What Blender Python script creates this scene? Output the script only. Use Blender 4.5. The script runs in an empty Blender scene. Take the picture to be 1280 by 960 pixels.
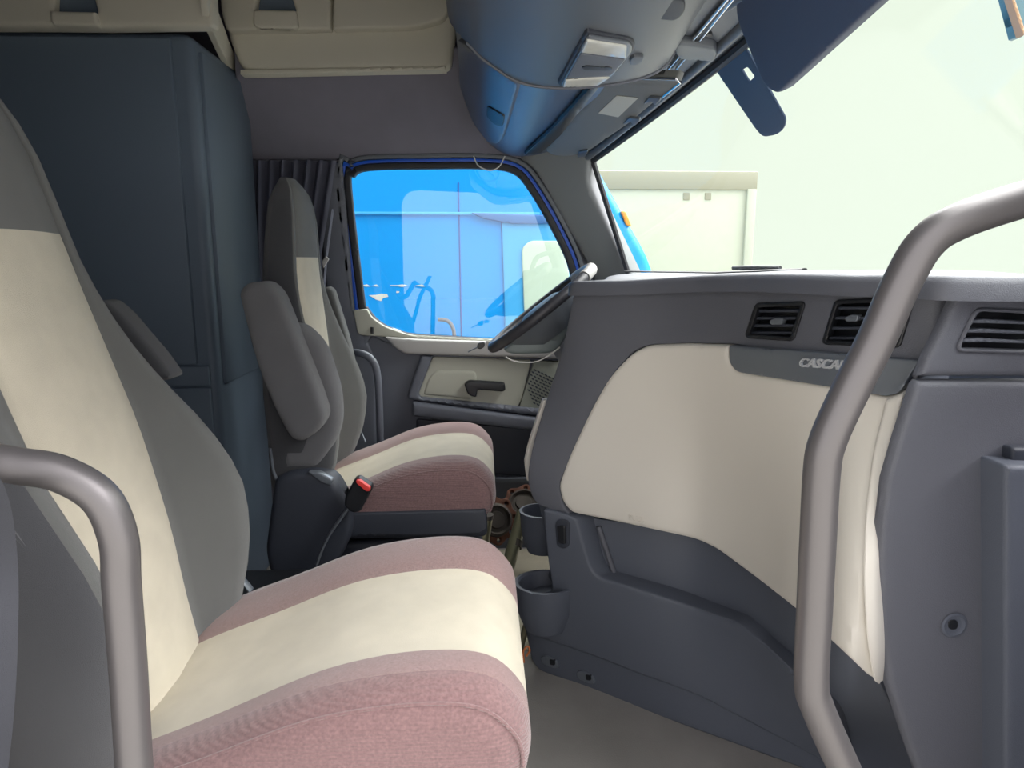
import bpy, bmesh, math, random
from mathutils import Vector, Matrix
from mathutils.geometry import delaunay_2d_cdt
random.seed(4)
C = bpy.context.scene.collection
V = Vector
# ------------------------------------------------------------------ camera
FPX = 850.0; PIT = math.radians(10.3); YAW = math.radians(2.65); EYE = V((0, 0, 1.2))
cF = V((math.sin(YAW)*math.cos(PIT), math.cos(YAW)*math.cos(PIT), -math.sin(PIT)))
cR = V((math.cos(YAW), -math.sin(YAW), 0)); cU = cR.cross(cF)
cd = bpy.data.cameras.new('camera'); cam = bpy.data.objects.new('camera', cd); C.objects.link(cam)
cd.sensor_width = 36; cd.lens = 36*FPX/1280; cd.clip_start = .02; cd.clip_end = 500
cam.matrix_world = Matrix(((cR.x, cU.x, -cF.x, EYE.x), (cR.y, cU.y, -cF.y, EYE.y), (cR.z, cU.z, -cF.z, EYE.z), (0, 0, 0, 1)))
bpy.context.scene.camera = cam
def ray(px, py): return cF + cR*((px-640)/FPX) - cU*((py-480)/FPX)
def onY(Y): return lambda px, py: (lambda d: EYE + d*(Y/d.y))(ray(px, py))
def PY(px, py, Y): return onY(Y)(px, py)
def onZ(Z): return lambda px, py: (lambda d: EYE + d*((Z-EYE.z)/d.z))(ray(px, py))
def onP(a, b, c):
    n = (b-a).cross(c-a)
    return lambda px, py: (lambda d: EYE + d*((a-EYE).dot(n)/d.dot(n)))(ray(px, py))
def march(g, t0=.3, t1=4.0, n=160):
    def f(px, py):
        d = ray(px, py); a = t0; ga = g(EYE+d*a)
        for i in range(1, n+1):
            b = t0+(t1-t0)*i/n; gb = g(EYE+d*b)
            if ga*gb <= 0:
                for _ in range(24):
                    m = (a+b)/2; gm = g(EYE+d*m)
                    if ga*gm <= 0: b = m
                    else: a, ga = m, gm
                return EYE+d*((a+b)/2)
            a, ga = b, gb
        return EYE+d*t1
    return f
def lerp(a, b, t): return a+(b-a)*t
def interp(xs, ys, x):
    if x <= xs[0]: return ys[0]
    for i in range(len(xs)-1):
        if x <= xs[i+1]:
            t = (x-xs[i])/(xs[i+1]-xs[i]); return lerp(ys[i], ys[i+1], t)
    return ys[-1]
def sm(xs, ys, x):
    """monotone-ish smooth interpolation (cubic hermite)"""
    n = len(xs)
    if x <= xs[0]: return ys[0]
    if x >= xs[-1]: return ys[-1]
    for i in range(n-1):
        if x <= xs[i+1]:
            h = xs[i+1]-xs[i]; t = (x-xs[i])/h; s = (ys[i+1]-ys[i])/h
            def sl(k):
                if k <= 0 or k >= n-1: return (ys[min(k+1, n-1)]-ys[max(k-1, 0)])/(xs[min(k+1, n-1)]-xs[max(k-1, 0)])
                a = (ys[k]-ys[k-1])/(xs[k]-xs[k-1]); b = (ys[k+1]-ys[k])/(xs[k+1]-xs[k])
                return 0 if a*b <= 0 else 2*a*b/(a+b)
            m0, m1 = sl(i)*h, sl(i+1)*h
            return (2*t**3-3*t*t+1)*ys[i]+(t**3-2*t*t+t)*m0+(-2*t**3+3*t*t)*ys[i+1]+(t**3-t*t)*m1
# ------------------------------------------------------------------ materials
def srgb(r, g, b):
    f = lambda c: (c/255/12.92) if c/255 <= .04045 else ((c/255+.055)/1.055)**2.4
    return (f(r), f(g), f(b), 1)
def mat(name, col, rough=.6, metal=0, bump=0, bscale=400, var=0, vscale=8, spec=.5, wave=None, emit=0, sheen=0):
    m = bpy.data.materials.new(name); m.use_nodes = True; nt = m.node_tree; b = nt.nodes['Principled BSDF']
    c = srgb(*col); b.inputs['Base Color'].default_value = c
    b.inputs['Roughness'].default_value = rough; b.inputs['Metallic'].default_value = metal
    b.inputs['Specular IOR Level'].default_value = spec
    if sheen: b.inputs['Sheen Weight'].default_value = sheen; b.inputs['Sheen Roughness'].default_value = .5
    tc = nt.nodes.new('ShaderNodeTexCoord')
    if var:
        n = nt.nodes.new('ShaderNodeTexNoise'); n.inputs['Scale'].default_value = vscale; n.inputs['Detail'].default_value = 6
        nt.links.new(tc.outputs['Object'], n.inputs['Vector'])
        mr = nt.nodes.new('ShaderNodeMapRange'); mr.inputs['From Min'].default_value = .3; mr.inputs['From Max'].default_value = .7
        mr.inputs['To Min'].default_value = 1-var; mr.inputs['To Max'].default_value = 1+var
        nt.links.new(n.outputs['Fac'], mr.inputs['Value'])
        mx = nt.nodes.new('ShaderNodeVectorMath'); mx.operation = 'SCALE'; mx.inputs[0].default_value = c[:3]
        nt.links.new(mr.outputs['Result'], mx.inputs['Scale']); nt.links.new(mx.outputs['Vector'], b.inputs['Base Color'])
    if bump:
        n2 = nt.nodes.new('ShaderNodeTexNoise'); n2.inputs['Scale'].default_value = bscale; n2.inputs['Detail'].default_value = 3
        nt.links.new(tc.outputs['Object'], n2.inputs['Vector'])
        h = n2.outputs['Fac']
        if wave:
            w = nt.nodes.new('ShaderNodeTexWave'); w.inputs['Scale'].default_value = wave[0]; w.bands_direction = wave[1]
            w.inputs['Distortion'].default_value = .4
            nt.links.new(tc.outputs['Object'], w.inputs['Vector'])
            ad = nt.nodes.new('ShaderNodeMath'); ad.operation = 'ADD'
            nt.links.new(h, ad.inputs[0]); nt.links.new(w.outputs['Fac'], ad.inputs[1]); h = ad.outputs[0]
        bp = nt.nodes.new('ShaderNodeBump'); bp.inputs['Strength'].default_value = bump; bp.inputs['Distance'].default_value = .002
        nt.links.new(h, bp.inputs['Height']); nt.links.new(bp.outputs['Normal'], b.inputs['Normal'])
    if emit:
        b.inputs['Emission Color'].default_value = c; b.inputs['Emission Strength'].default_value = emit
    return m
def glassmat(name, tint, refl):
    m = bpy.data.materials.new(name); m.use_nodes = True; nt = m.node_tree; nt.nodes.clear()
    o = nt.nodes.new('ShaderNodeOutputMaterial'); t = nt.nodes.new('ShaderNodeBsdfTransparent'); g = nt.nodes.new('ShaderNodeBsdfGlossy')
    t.inputs['Color'].default_value = tint; g.inputs['Roughness'].default_value = .0
    mx = nt.nodes.new('ShaderNodeMixShader'); mx.inputs['Fac'].default_value = refl
    nt.links.new(t.outputs[0], mx.inputs[1]); nt.links.new(g.outputs[0], mx.inputs[2]); nt.links.new(mx.outputs[0], o.inputs[0])
    return m
M = dict(
 header=mat('dark_headliner_cloth', (124, 122, 134), .95, bump=.3, bscale=900, var=.05),
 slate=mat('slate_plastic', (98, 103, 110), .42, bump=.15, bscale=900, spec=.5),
 bin=mat('console_plastic_blue_reflection', (84, 100, 126), .34, bump=.06, bscale=900, spec=.6),  # blue tint stands in for the blue reflections on the console
 cab=mat('dark_cabinet_vinyl', (98, 112, 128), .55, bump=.2, bscale=700),
 dark=mat('dark_plastic', (54, 58, 68), .5, bump=.15, bscale=900),
 black=mat('black_plastic', (30, 32, 36), .4),
 rubber=mat('black_rubber', (34, 36, 42), .55),
 dash=mat('grained_dash_plastic', (97, 99, 107), .5, bump=.35, bscale=650),
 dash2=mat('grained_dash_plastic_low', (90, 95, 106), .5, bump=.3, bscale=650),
 beige=mat('beige_plastic', (222, 217, 207), .5, bump=.08, bscale=800),
 trim=mat('silver_grey_trim', (112, 118, 126), .3, metal=.3),
 bin_beige=mat('beige_locker_plastic', (206, 202, 186), .6, bump=.05),
 grey=mat('grey_door_plastic', (102, 106, 116), .5, bump=.2, bscale=700),
 doorbeige=mat('door_beige_plastic', (186, 186, 172), .5),
 sill=mat('light_sill_plastic', (168, 166, 164), .45),
 cloth=mat('dark_grey_seat_cloth', (96, 97, 96), .95, bump=.7, bscale=1500, var=.06, sheen=.3, spec=.2),
 clothside=mat('ribbed_grey_seat_cloth', (68, 69, 73), .95, bump=.8, bscale=1500, var=.06, sheen=.3, spec=.2),
 clothdark=mat('dark_ribbed_seat_cloth', (54, 55, 60), .95, bump=.8, bscale=1500, var=.08, spec=.2, wave=(50, 'X')),
 armcloth=mat('grey_armrest_cloth', (104, 104, 107), .95, bump=.8, bscale=1500, var=.06, sheen=.3, spec=.2),
 cream=mat('cream_seat_cloth', (206, 198, 180), .95, bump=.6, bscale=1300, var=.05, vscale=20, sheen=.2, spec=.2),
 maroon=mat('maroon_grey_seat_cloth', (146, 118, 116), .95, bump=.7, bscale=1300, var=.16, vscale=260, sheen=.35, spec=.2),
 maroonr=mat('ribbed_maroon_seat_cloth', (130, 103, 103), .95, bump=.45, bscale=1200, var=.2, vscale=240, sheen=.4, spec=.2, wave=(60, 'Z')),
 handle=mat('grey_coated_tube', (108, 105, 106), .42, metal=.55, bump=.05),
 curtain=mat('dark_curtain_cloth', (84, 86, 100), .95, bump=.3),
 floor=mat('grey_rubber_mat', (150, 146, 142), .8, bump=.5, bscale=300, var=.12, vscale=5),
 concrete=mat('pale_concrete', (158, 156, 148), .9, var=.06, vscale=1),
 tan=mat('tan_floor_sheet', (186, 180, 158), .8, var=.08, vscale=12),
 blue=mat('blue_truck_paint', (0, 148, 228), .25, spec=.6),
 bluelt=mat('lighter_blue_truck_paint', (70, 168, 226), .3),
 bluedk=mat('deep_blue_door_paint', (14, 84, 200), .3),
 white=mat('white_trailer_panel', (166, 172, 156), .6, var=.02),
 rail=mat('trailer_top_rail', (138, 138, 120), .6),
 amber=mat('amber_lens', (225, 150, 60), .3),
 rust=mat('rusty_cast_iron', (118, 80, 64), .75, metal=.4, bump=.6, bscale=120, var=.3, vscale=30),
 iron=mat('dark_worn_iron', (88, 82, 76), .6, metal=.6, var=.2, vscale=20),
 shaft=mat('olive_steel_shaft', (150, 147, 120), .35, metal=.8, var=.15, vscale=10),
 chrome=mat('chrome', (225, 225, 225), .12, metal=1),
 red=mat('red_button', (235, 70, 66), .4),
 lens=mat('clear_lens', (225, 226, 218), .15, var=.08, vscale=30),
 paper=mat('white_label', (205, 208, 200), .7),
 wheel=mat('steering_wheel_leather', (56, 56, 62), .45, bump=.2),
 wheelgrey=mat('steering_wheel_grey', (120, 130, 130), .45),
 wire=mat('white_wire', (205, 205, 200), .5), copper=mat('orange_wire', (206, 120, 70), .5),
 sensor=mat('dark_blue_frit', (44, 66, 96), .5),
 belt=mat('grey_seat_belt_webbing', (64, 66, 74), .8, bump=.4, bscale=900),
 mesh=mat('speaker_mesh', (150, 154, 142), .6),
 stain=mat('dark_scuff', (60, 60, 60), .8),
)
M['glass'] = glassmat('window_glass', (.95, .98, .96, 1), .06)
M['wglass'] = glassmat('windshield_glass', (.97, .99, .97, 1), .03)
# ------------------------------------------------------------------ object helpers
def tag(o, label=None, cat=None, group=None, kind=None):
    if label: o['label'] = label
    if cat: o['category'] = cat
    if group: o['group'] = group
    if kind: o['kind'] = kind
    return o
def thing(name, loc, label, cat, group=None):
    o = bpy.data.objects.new(name, None); C.objects.link(o); o.location = loc; o.empty_display_size = .05
    return tag(o, label, cat, group)
def link(name, bm, m, parent=None, ang=35, smooth=True):
    bmesh.ops.recalc_face_normals(bm, faces=bm.faces)
    if parent is not None:
        off = V(parent.location)
        p = parent.parent
        while p is not None: off += V(p.location); p = p.parent
        bmesh.ops.translate(bm, verts=bm.verts, vec=-off)
    a = math.radians(ang)
    for f in bm.faces: f.smooth = smooth
    for e in bm.edges:
        if len(e.link_faces) == 2 and e.calc_face_angle(0) > a: e.smooth = False
    me = bpy.data.meshes.new(name); bm.to_mesh(me); bm.free()
    for mm in (m if isinstance(m, (list, tuple)) else [m]): me.materials.append(mm)
    o = bpy.data.objects.new(name, me); C.objects.link(o)
    if parent is not None: o.parent = parent
    return o
def struct(o): o['kind'] = 'structure'; return o
def bx(bm, x0, x1, y0, y1, z0, z1, bev=.004, seg=2, R=None):
    r = bmesh.ops.create_cube(bm, size=1); vs = r['verts']
    for v in vs: v.co = V((lerp(x0, x1, v.co.x+.5), lerp(y0, y1, v.co.y+.5), lerp(z0, z1, v.co.z+.5)))
    if bev:
        es = list({e for v in vs for e in v.link_edges})
        rr = bmesh.ops.bevel(bm, geom=es, offset=bev, segments=seg, profile=.5, affect='EDGES')
        vs = list({v for f in rr['faces'] for v in f.verts} | {v for v in vs if v.is_valid})
    if R is not None: bmesh.ops.transform(bm, matrix=R, verts=vs)
    return vs
def box(name, x0, x1, y0, y1, z0, z1, m, parent=None, bev=.004, seg=2):
    bm = bmesh.new(); bx(bm, x0, x1, y0, y1, z0, z1, bev, seg); return link(name, bm, m, parent)
def cat(pts, n=8, closed=False):
    out = []; N = len(pts)
    rng = range(N) if closed else range(N-1)
    for i in rng:
        g = lambda k: pts[k % N] if closed else pts[max(0, min(N-1, k))]
        p0, p1, p2, p3 = g(i-1), g(i), g(i+1), g(i+2)
        for j in range(n):
            t = j/n
            out.append(tuple(.5*((2*p1[k])+(-p0[k]+p2[k])*t+(2*p0[k]-5*p1[k]+4*p2[k]-p3[k])*t*t+(-p0[k]+3*p1[k]-3*p2[k]+p3[k])*t**3) for k in range(len(p1))))
    if not closed: out.append(tuple(pts[-1]))
    return out
def tube_bm(bm, pts, r, seg=14, cap=True, flat=1.0):
    pts = [V(p) for p in pts]; n = len(pts); rings = []
    t = (pts[1]-pts[0]).normalized(); a = V((0, 0, 1)) if abs(t.z) < .9 else V((1, 0, 0)); u = t.cross(a).normalized()
    for i, p in enumerate(pts):
        tt = (pts[min(i+1, n-1)]-pts[max(i-1, 0)]).normalized()
        u = (u-tt*u.dot(tt)).normalized(); w = tt.cross(u)
        rr = r[i] if isinstance(r, (list, tuple)) else r
        rings.append([bm.verts.new(p+u*math.cos(2*math.pi*k/seg)*rr+w*math.sin(2*math.pi*k/seg)*rr*flat) for k in range(seg)])
    for i in range(n-1):
        for k in range(seg): bm.faces.new((rings[i][k], rings[i][(k+1) % seg], rings[i+1][(k+1) % seg], rings[i+1][k]))
    if cap: bm.faces.new(rings[0][::-1]); bm.faces.new(rings[-1])
def tube(name, pts, r, m, parent=None, seg=14, flat=1.0):
    bm = bmesh.new(); tube_bm(bm, pts, r, seg, True, flat); return link(name, bm, m, parent, 50)
def rnd(pts, r, n=5):
    """round the corners of a 2D polygon; r may be a number or a list"""
    out = []; N = len(pts)
    for i in range(N):
        p = V(pts[i][:2]); a = V(pts[i-1][:2]); b = V(pts[(i+1) % N][:2]); rr = r[i] if isinstance(r, (list, tuple)) else r
        da, db = (a-p), (b-p); k = min(rr, da.length*.45, db.length*.45)
        if k < 1e-6: out.append(tuple(p)); continue
        A = p+da.normalized()*k; B = p+db.normalized()*k
        for j in range(n+1):
            t = j/n; out.append(tuple(A*(1-t)**2+p*2*t*(1-t)+B*t*t))
    return out
def resample(poly, step):
    out = []; N = len(poly)
    for i in range(N):
        a = V(poly[i]); b = V(poly[(i+1) % N]); L = (b-a).length
        if L < 1e-9: continue
        k = max(1, int(math.ceil(L/step)))
        for j in range(k): out.append(a.lerp(b, j/k))
    return out
def area2(p): return sum(p[i-1][0]*p[i][1]-p[i][0]*p[i-1][1] for i in range(len(p)))/2
def offset(poly, d):
    """positive d grows the polygon"""
    p = [V(q[:2]) for q in poly]; s = 1 if area2(p) > 0 else -1; out = []; N = len(p)
    for i in range(N):
        a, b, c = p[i-1], p[i], p[(i+1) % N]
        t1 = (b-a); t2 = (c-b)
        if t1.length < 1e-9: t1 = t2
        if t2.length < 1e-9: t2 = t1
        n1 = V((t1.y, -t1.x)).normalized()*s; n2 = V((t2.y, -t2.x)).normalized()*s
        n = (n1+n2); n = n.normalized() if n.length > 1e-6 else n1
        out.append(b+n*d/max(.4, n.dot(n1)))
    return out
def inside(p, poly):
    x, y = p; c = False; j = len(poly)-1
    for i in range(len(poly)):
        xi, yi = poly[i]; xj, yj = poly[j]
        if (yi > y) != (yj > y) and x < (xj-xi)*(y-yi)/(yj-yi)+xi: c = not c
        j = i
    return c
def dist(p, poly):
    best = 1e9; px, py = p; j = len(poly)-1
    for i in range(len(poly)):
        ax, ay = poly[j]; bx_, by = poly[i]; dx, dy = bx_-ax, by-ay; L = dx*dx+dy*dy
        t = 0 if L < 1e-12 else max(0, min(1, ((px-ax)*dx+(py-ay)*dy)/L))
        q = (ax+dx*t-px)**2+(ay+dy*t-py)**2
        if q < best: best = q
        j = i
    return math.sqrt(best)
def patch_bm(bm, poly, fn, thick, out=0., holes=(), rim=.004, step=12, N=None, unit=None, dome=0., dimple=None):
    poly = [V(p[:2]) for p in poly]
    if area2(poly) < 0: poly.reverse()
    P = resample(poly, step); H = [resample([V(q[:2]) for q in h], step) for h in holes]
    if N is None:
        nn = V((0, 0, 0)); w = [fn(*p) for p in P]
        for i in range(len(w)): nn += w[i-1].cross(w[i])
        N = nn.normalized(); c = sum(w, V((0, 0, 0)))/len(w)
        if N.dot(EYE-c) < 0: N = -N
    else: N = V(N).normalized()
    if unit is None:                      # metres per 2D unit
        a = P[0]; unit = sum((fn(*P[i])-fn(*P[i-1])).length for i in range(1, len(P)))/max(1e-9, sum((P[i]-P[i-1]).length for i in range(1, len(P))))
    rp = max(rim/unit, 1e-6); loops = [P]+H
    pts = []; edges = []
    for L in loops:
        s = len(pts); pts += L; edges += [(s+i, s+(i+1) % len(L)) for i in range(len(L))]
    nb = len(pts)
    def ok(q, dmin):
        if not inside(q, P): return False
        for h in H:
            if inside(q, h): return False
        return min(dist(q, L) for L in loops) >= dmin
    if rim > 0:
        for fr in (.25, .6, 1.0):
            for k, L in enumerate(loops):
                for q in offset(L, -rp*fr if k == 0 else rp*fr):
                    if ok(q, rp*fr*.85): pts.append(q)
    xs = [p.x for p in P]; ys = [p.y for p in P]
    x = math.floor(min(xs)/step)*step
    while x < max(xs):
        y = math.floor(min(ys)/step)*step
        while y < max(ys):
            q = V((x+step*.5+.013*step*math.sin(y*7+x), y+step*.5+.013*step*math.sin(x*5+y)))
            if ok(q, max(rp*1.1, step*.35)): pts.append(q)
            y += step
        x += step
    r = delaunay_2d_cdt(pts, edges, [], 0, 1e-7)
    vo, eo, fo = r[0], r[1], r[2]
    fr_, bk = [], []
    for q in vo:
        d = min(dist(q, L) for L in loops); k = 1-min(d/rp, 1)
        h = -rim*(1-math.sqrt(max(0, 1-k*k))) if rim > 0 else 0
        if dome: h += dome*(1-math.exp(-d*unit/max(1e-6, abs(dome)*2.2)))
        w = fn(q.x, q.y)
        fr_.append(bm.verts.new(w+N*(out+h))); bk.append(bm.verts.new(w+N*(out-thick)))
    cnt = {}
    for f in fo:
        c = sum((vo[i] for i in f), V((0, 0)))/len(f)
        if not inside(c, P) or any(inside(c, h) for h in H): continue
        try: bm.faces.new([fr_[i] for i in f]); bm.faces.new([bk[i] for i in f][::-1])
        except ValueError: continue
        for i in range(len(f)):
            a, b = f[i], f[(i+1) % len(f)]; cnt[(a, b)] = 1
    for (a, b) in cnt:
        if (b, a) not in cnt: bm.faces.new((fr_[b], fr_[a], bk[a], bk[b]))
    for v in [v for v in fr_+bk if not v.link_faces]: bm.verts.remove(v)
def patch(name, poly, fn, thick, m, parent=None, ang=35, **k):
    bm = bmesh.new(); patch_bm(bm, poly, fn, thick, **k); return link(name, bm, m, parent, ang)
def wY(Y): return lambda u, v: V((u, Y, v))
def wZ(Z): return lambda u, v: V((u, v, Z))
def wX(X): return lambda u, v: V((X, u, v))
def prism_bm(bm, ring0, ring1):
    a = [bm.verts.new(p) for p in ring0]; b = [bm.verts.new(p) for p in ring1]; n = len(a)
    for i in range(n): bm.faces.new((a[i], a[(i+1) % n], b[(i+1) % n], b[i]))
    bm.faces.new(a[::-1]); bm.faces.new(b)
def loft(name, rings, m, parent=None, ang=35, closed_ring=True, cap=True, slot=None, capslot=0):
    bm = bmesh.new(); R = [[bm.verts.new(p) for p in r] for r in rings]; n = len(R[0])
    for i in range(len(R)-1):
        for k in range(n if closed_ring else n-1):
            f = bm.faces.new((R[i][k], R[i][(k+1) % n], R[i+1][(k+1) % n], R[i+1][k]))
            if slot: f.material_index = slot(i, k)
    if cap:
        for f in (bm.faces.new(R[0][::-1]), bm.faces.new(R[-1])): f.material_index = capslot
    return link(name, bm, m, parent, ang)
def text_obj(name, s, m, origin, xd, n, size, ext, parent, shear=0, xs=1.0, bold=0):
    cu = bpy.data.curves.new(name, 'FONT'); cu.body = s; cu.size = size; cu.extrude = ext; cu.shear = shear; cu.offset = bold
    to = bpy.data.objects.new(name+'_src', cu); C.objects.link(to); bpy.context.view_layer.update()
    me = bpy.data.meshes.new_from_object(to.evaluated_get(bpy.context.evaluated_depsgraph_get())); bpy.data.objects.remove(to); bpy.data.curves.remove(cu)
    bm = bmesh.new(); bm.from_mesh(me); bpy.data.meshes.remove(me)
    xd = V(xd).normalized(); n = V(n).normalized(); yd = n.cross(xd).normalized()
    for v in bm.verts: v.co = V(origin)+xd*v.co.x*xs+yd*v.co.y+n*v.co.z
    return link(name, bm, m, parent, 30, False)

# ================================================================== SETTING
struct(box('floor', -2.2, 1.3, .42, 2.9, -.06, 0, M['floor'], bev=0))
struct(box('ground', -40, 60, -40, 70, -1.42, -1.30, M['concrete'], bev=0)); 
struct(box('wall_back', -2.26, -2.2, .38, 2.9, 0, 2.3, M['cab'], bev=0))
struct(box('ceiling', -2.2, .34, .38, 2.9, 2.2, 2.26, M['header'], bev=0))
# passenger side wall with the open door in front of the camera
op = rnd([(-.56, .02), (.52, .02), (.60, 1.05), (.46, 1.66), (-.56, 1.70)], [.08, .1, .2, .16, .14])
struct(patch('wall_right', [(-2.2, 0), (1.3, 0), (1.3, 1.2), (.5, 1.75), (.34, 2.2), (-2.2, 2.2)], wY(.42), .05, M['header'], holes=[op], step=.08, N=(0, 1, 0), rim=.004, unit=1))
# driver side wall: header + rear part + outer shell, with the door hole
HX0, HX1 = -.56, .70
struct(patch('wall_left', [(-2.2, 0), (-.53, 0), (-.53, 1.585), (.21, 1.585), (.34, 1.585), (.46, 1.60), (.34, 2.2), (-2.2, 2.2)], wY(2.72), .06, M['header'], step=.08, N=(0, -1, 0), rim=.004, unit=1))
fw = box('wall_front', 1.16, 1.22, .42, 2.75, 0, 1.13, M['dark'], bev=0); struct(fw)

# windshield -------------------------------------------------------
YC, YH = 1.54, 1.03
def ws(Y, s):
    t = (Y-YC)/YH; X0, Z0 = .545-.13*t*t, 1.632-.075*t*t; X1, Z1 = 1.02-.45*t*t, 1.115
    b = .03*math.sin(math.pi*s)*(1-t*t)
    return V((lerp(X0, X1, s)+b, Y, lerp(Z0, Z1, s)+b*.6))
def ws_x(P):
    # signed distance-like function of the glass surface
    t = (P.y-YC)/YH; X0, Z0 = .545-.13*t*t, 1.632-.075*t*t; X1, Z1 = 1.02-.45*t*t, 1.115
    s = max(-.3, min(1.2, (Z0-P.z)/(Z0-Z1))); b = .03*math.sin(math.pi*max(0, min(1, s)))*max(0, 1-t*t)
    return P.x-(lerp(X0, X1, s)+b)
onW = march(ws_x, .3, 3.2)
bm = bmesh.new(); Ys = [YC-YH+2*YH*i/40 for i in range(41)]
g0 = [[bm.verts.new(ws(Y, s/10)) for s in range(11)] for Y in Ys]; g1 = [[bm.verts.new(ws(Y, s/10)+V((.006, 0, .003))) for s in range(11)] for Y in Ys]
for i in range(40):
    for j in range(10):
        bm.faces.new((g0[i][j], g0[i+1][j], g0[i+1][j+1], g0[i][j+1])); bm.faces.new((g1[i][j], g1[i][j+1], g1[i+1][j+1], g1[i+1][j]))
win = struct(link('window_1', bm, M['wglass']))
# black edge of the glass
bm = bmesh.new()
tube_bm(bm, [ws(Y, -.005) for Y in Ys], .012, 8); tube_bm(bm, [ws(YC+YH, s/20) for s in range(-1, 21)], .010, 8)
tube_bm(bm, [ws(YC-YH, s/20) for s in range(-1, 21)], .012, 8)
link('window_frame', bm, M['rubber'], win)
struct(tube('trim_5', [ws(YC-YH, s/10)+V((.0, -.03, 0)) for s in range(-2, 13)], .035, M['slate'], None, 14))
# sensor patch printed on the glass, with its clear window
sp = rnd([(897, 88), (905, 70), (935, 60), (960, 105), (984, 148), (981, 160), (972, 167), (955, 170), (946, 160)], [3, 4, 4, 10, 12, 8, 8, 12, 8])
hole = rnd([(929, 86), (936, 82), (945, 94), (938, 101)], 2)
patch('sensor_frit', sp, onW, .004, M['sensor'], win, holes=[hole], step=5, rim=.001, out=.004)

# ================================================================== EXTERIOR
# neighbouring blue truck
TY = 4.2
tr = thing('blue_truck', (0, TY+1, -1.3), 'bright blue truck cab parked outside the driver door window', 'truck')
body = rnd([(-6, -.7), (.95, -.7), (1.10, .55), (1.10, 1.12), (.86, 1.5), (.69, 1.78), (.50, 2.1), (.2, 2.35), (-6, 2.5)], [.01, .2, .3, .3, .3, .3, .3, .3, .1])
patch('cab_body', body, wY(TY), 2.3, M['blue'], tr, step=.25, N=(0, -1, 0), rim=.05, unit=1)
bm = bmesh.new(); bx(bm, -1.6, .36, TY-.016, TY+.01, 1.468, 1.484, .003); link('body_line', bm, M['bluelt'], tr)
def ext(px, py): return PY(px, py, TY)
bm = bmesh.new()
for (a, b) in (((573, 228), (577, 425)), ((627, 275), (633, 425))):
    p, q = ext(*a), ext(*b); tube_bm(bm, [p, q], .005, 6)
link('door_seam', bm, mat('seam_blue', (10, 80, 160), .4), tr)
patch('door_panel', rnd([(627, 278), (702, 279), (720, 330), (722, 430), (632, 430)], 3), ext and onY(TY), .02, M['bluelt'], tr, out=.012, rim=.005, step=14)
patch('drip_rail', rnd([(588, 266), (700, 270), (704, 280), (640, 280), (606, 274)], 3), onY(TY), .03, mat('rail_blue', (60, 110, 170), .4), tr, out=.03, rim=.006, step=8)
patch('side_window', rnd([(652, 310), (662, 301), (700, 301), (712, 345), (705, 362), (655, 392)], 6), onY(TY), .02, mat('glass_painted_reflection', (190, 208, 190), .25), tr, out=.025, rim=.006, step=8)  # pale base colour paints the reflection onto the window
patch('corner_window', rnd([(757, 296), (764, 290), (798, 345), (790, 350), (775, 345)], 4), onY(TY), .02, mat('blue_tinted_glass', (40, 150, 225), .3), tr, out=.02, rim=.005, step=6)
patch('marker_light', rnd([(776, 263), (782, 264), (790, 283), (783, 282)], 3), onY(TY-.01), .06, M['amber'], tr, out=.0, rim=.006, step=4)
sc_ = [(457, 357, 14), (474, 371, 20), (500, 357, 22), (526, 357, 12), (470, 357, 8), (497, 365, 4)]
bm = bmesh.new()
for (x, y, w) in sc_:
    pts = []
    for k in range(9):
        a = k/9*2*math.pi; r = 1+.4*math.sin(k*2.3+x); pts.append((x+math.cos(a)*w/2*r, y+math.sin(a)*(1.2 if w != 20 else 4)*r))
    patch_bm(bm, pts, onY(TY), .003, out=.003, rim=0, step=6)
link('paint_scratch', bm, M['paper'], tr)
bm = bmesh.new()
p = [ext(548, 398), ext(560, 400), ext(567, 410), ext(569, 430), ext(570, 470)]
tube_bm(bm, cat([tuple(q+V((0, -.06, 0))) for q in p], 5), .012, 8); link('outer_grab_bar', bm, M['grey'], tr)
# tall semi trailer
bm = bmesh.new(); tl = thing('semi_trailer', (3, 13.5, -1.3), 'white box trailer with a grey top rail beyond the windshield', 'trailer')
xr = PY(944, 240, 12.4).x; zt = PY(840, 214, 12.4).z
box('trailer_box', -3, xr, 12.4, 15, -.3, zt-.02, M['white'], tl, .03)
bm = bmesh.new(); bx(bm, -3.02, xr+.02, 12.36, 15, PY(800, 237, 12.4).z, zt, .02); link('top_rail', bm, M['rail'], tl)
box('corner_post', xr-.16, xr+.01, 12.34, 12.5, -.3, zt-.3, M['white'], tl, .02)
for cx in (858, 885):
    patch('square_marker', rnd([(cx-4, 241), (cx+4, 241), (cx+4, 250), (cx-4, 250)], 1), onY(12.4), .02, M['rail'], tl, out=.01, rim=.004, step=4)
for yy in (13, 14):
    for xx in (-1.5, xr-1.2):
        bm = bmesh.new(); r = bmesh.ops.create_cone(bm, cap_ends=True, segments=24, radius1=.5, radius2=.5, depth=.3)
        bmesh.ops.transform(bm, matrix=Matrix.Translation((xx, yy, -.8))@Matrix.Rotation(math.pi/2, 4, 'X'), verts=r['verts'])
        link('wheel', bm, M['rubber'], tl)
# mirror arm tip in the top right corner
mr = thing('mirror_housing', PY(1275, 20, 1.5), 'teal and orange tipped object outside the windshield at the top right corner', 'mirror')
patch('housing', [(1257, -30), (1300, -30), (1300, 10), (1280, 45), (1276, 44)], onY(2.2), .05, mat('teal_plastic', (84, 116, 124), .4), mr, rim=.008, step=8)
patch('edge_strip', [(1258, -10), (1262, -10), (1279, 42), (1276, 46)], onY(2.2), .03, mat('bronze_edge', (180, 140, 100), .5), mr, out=.012, rim=.002, step=8)
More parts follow.
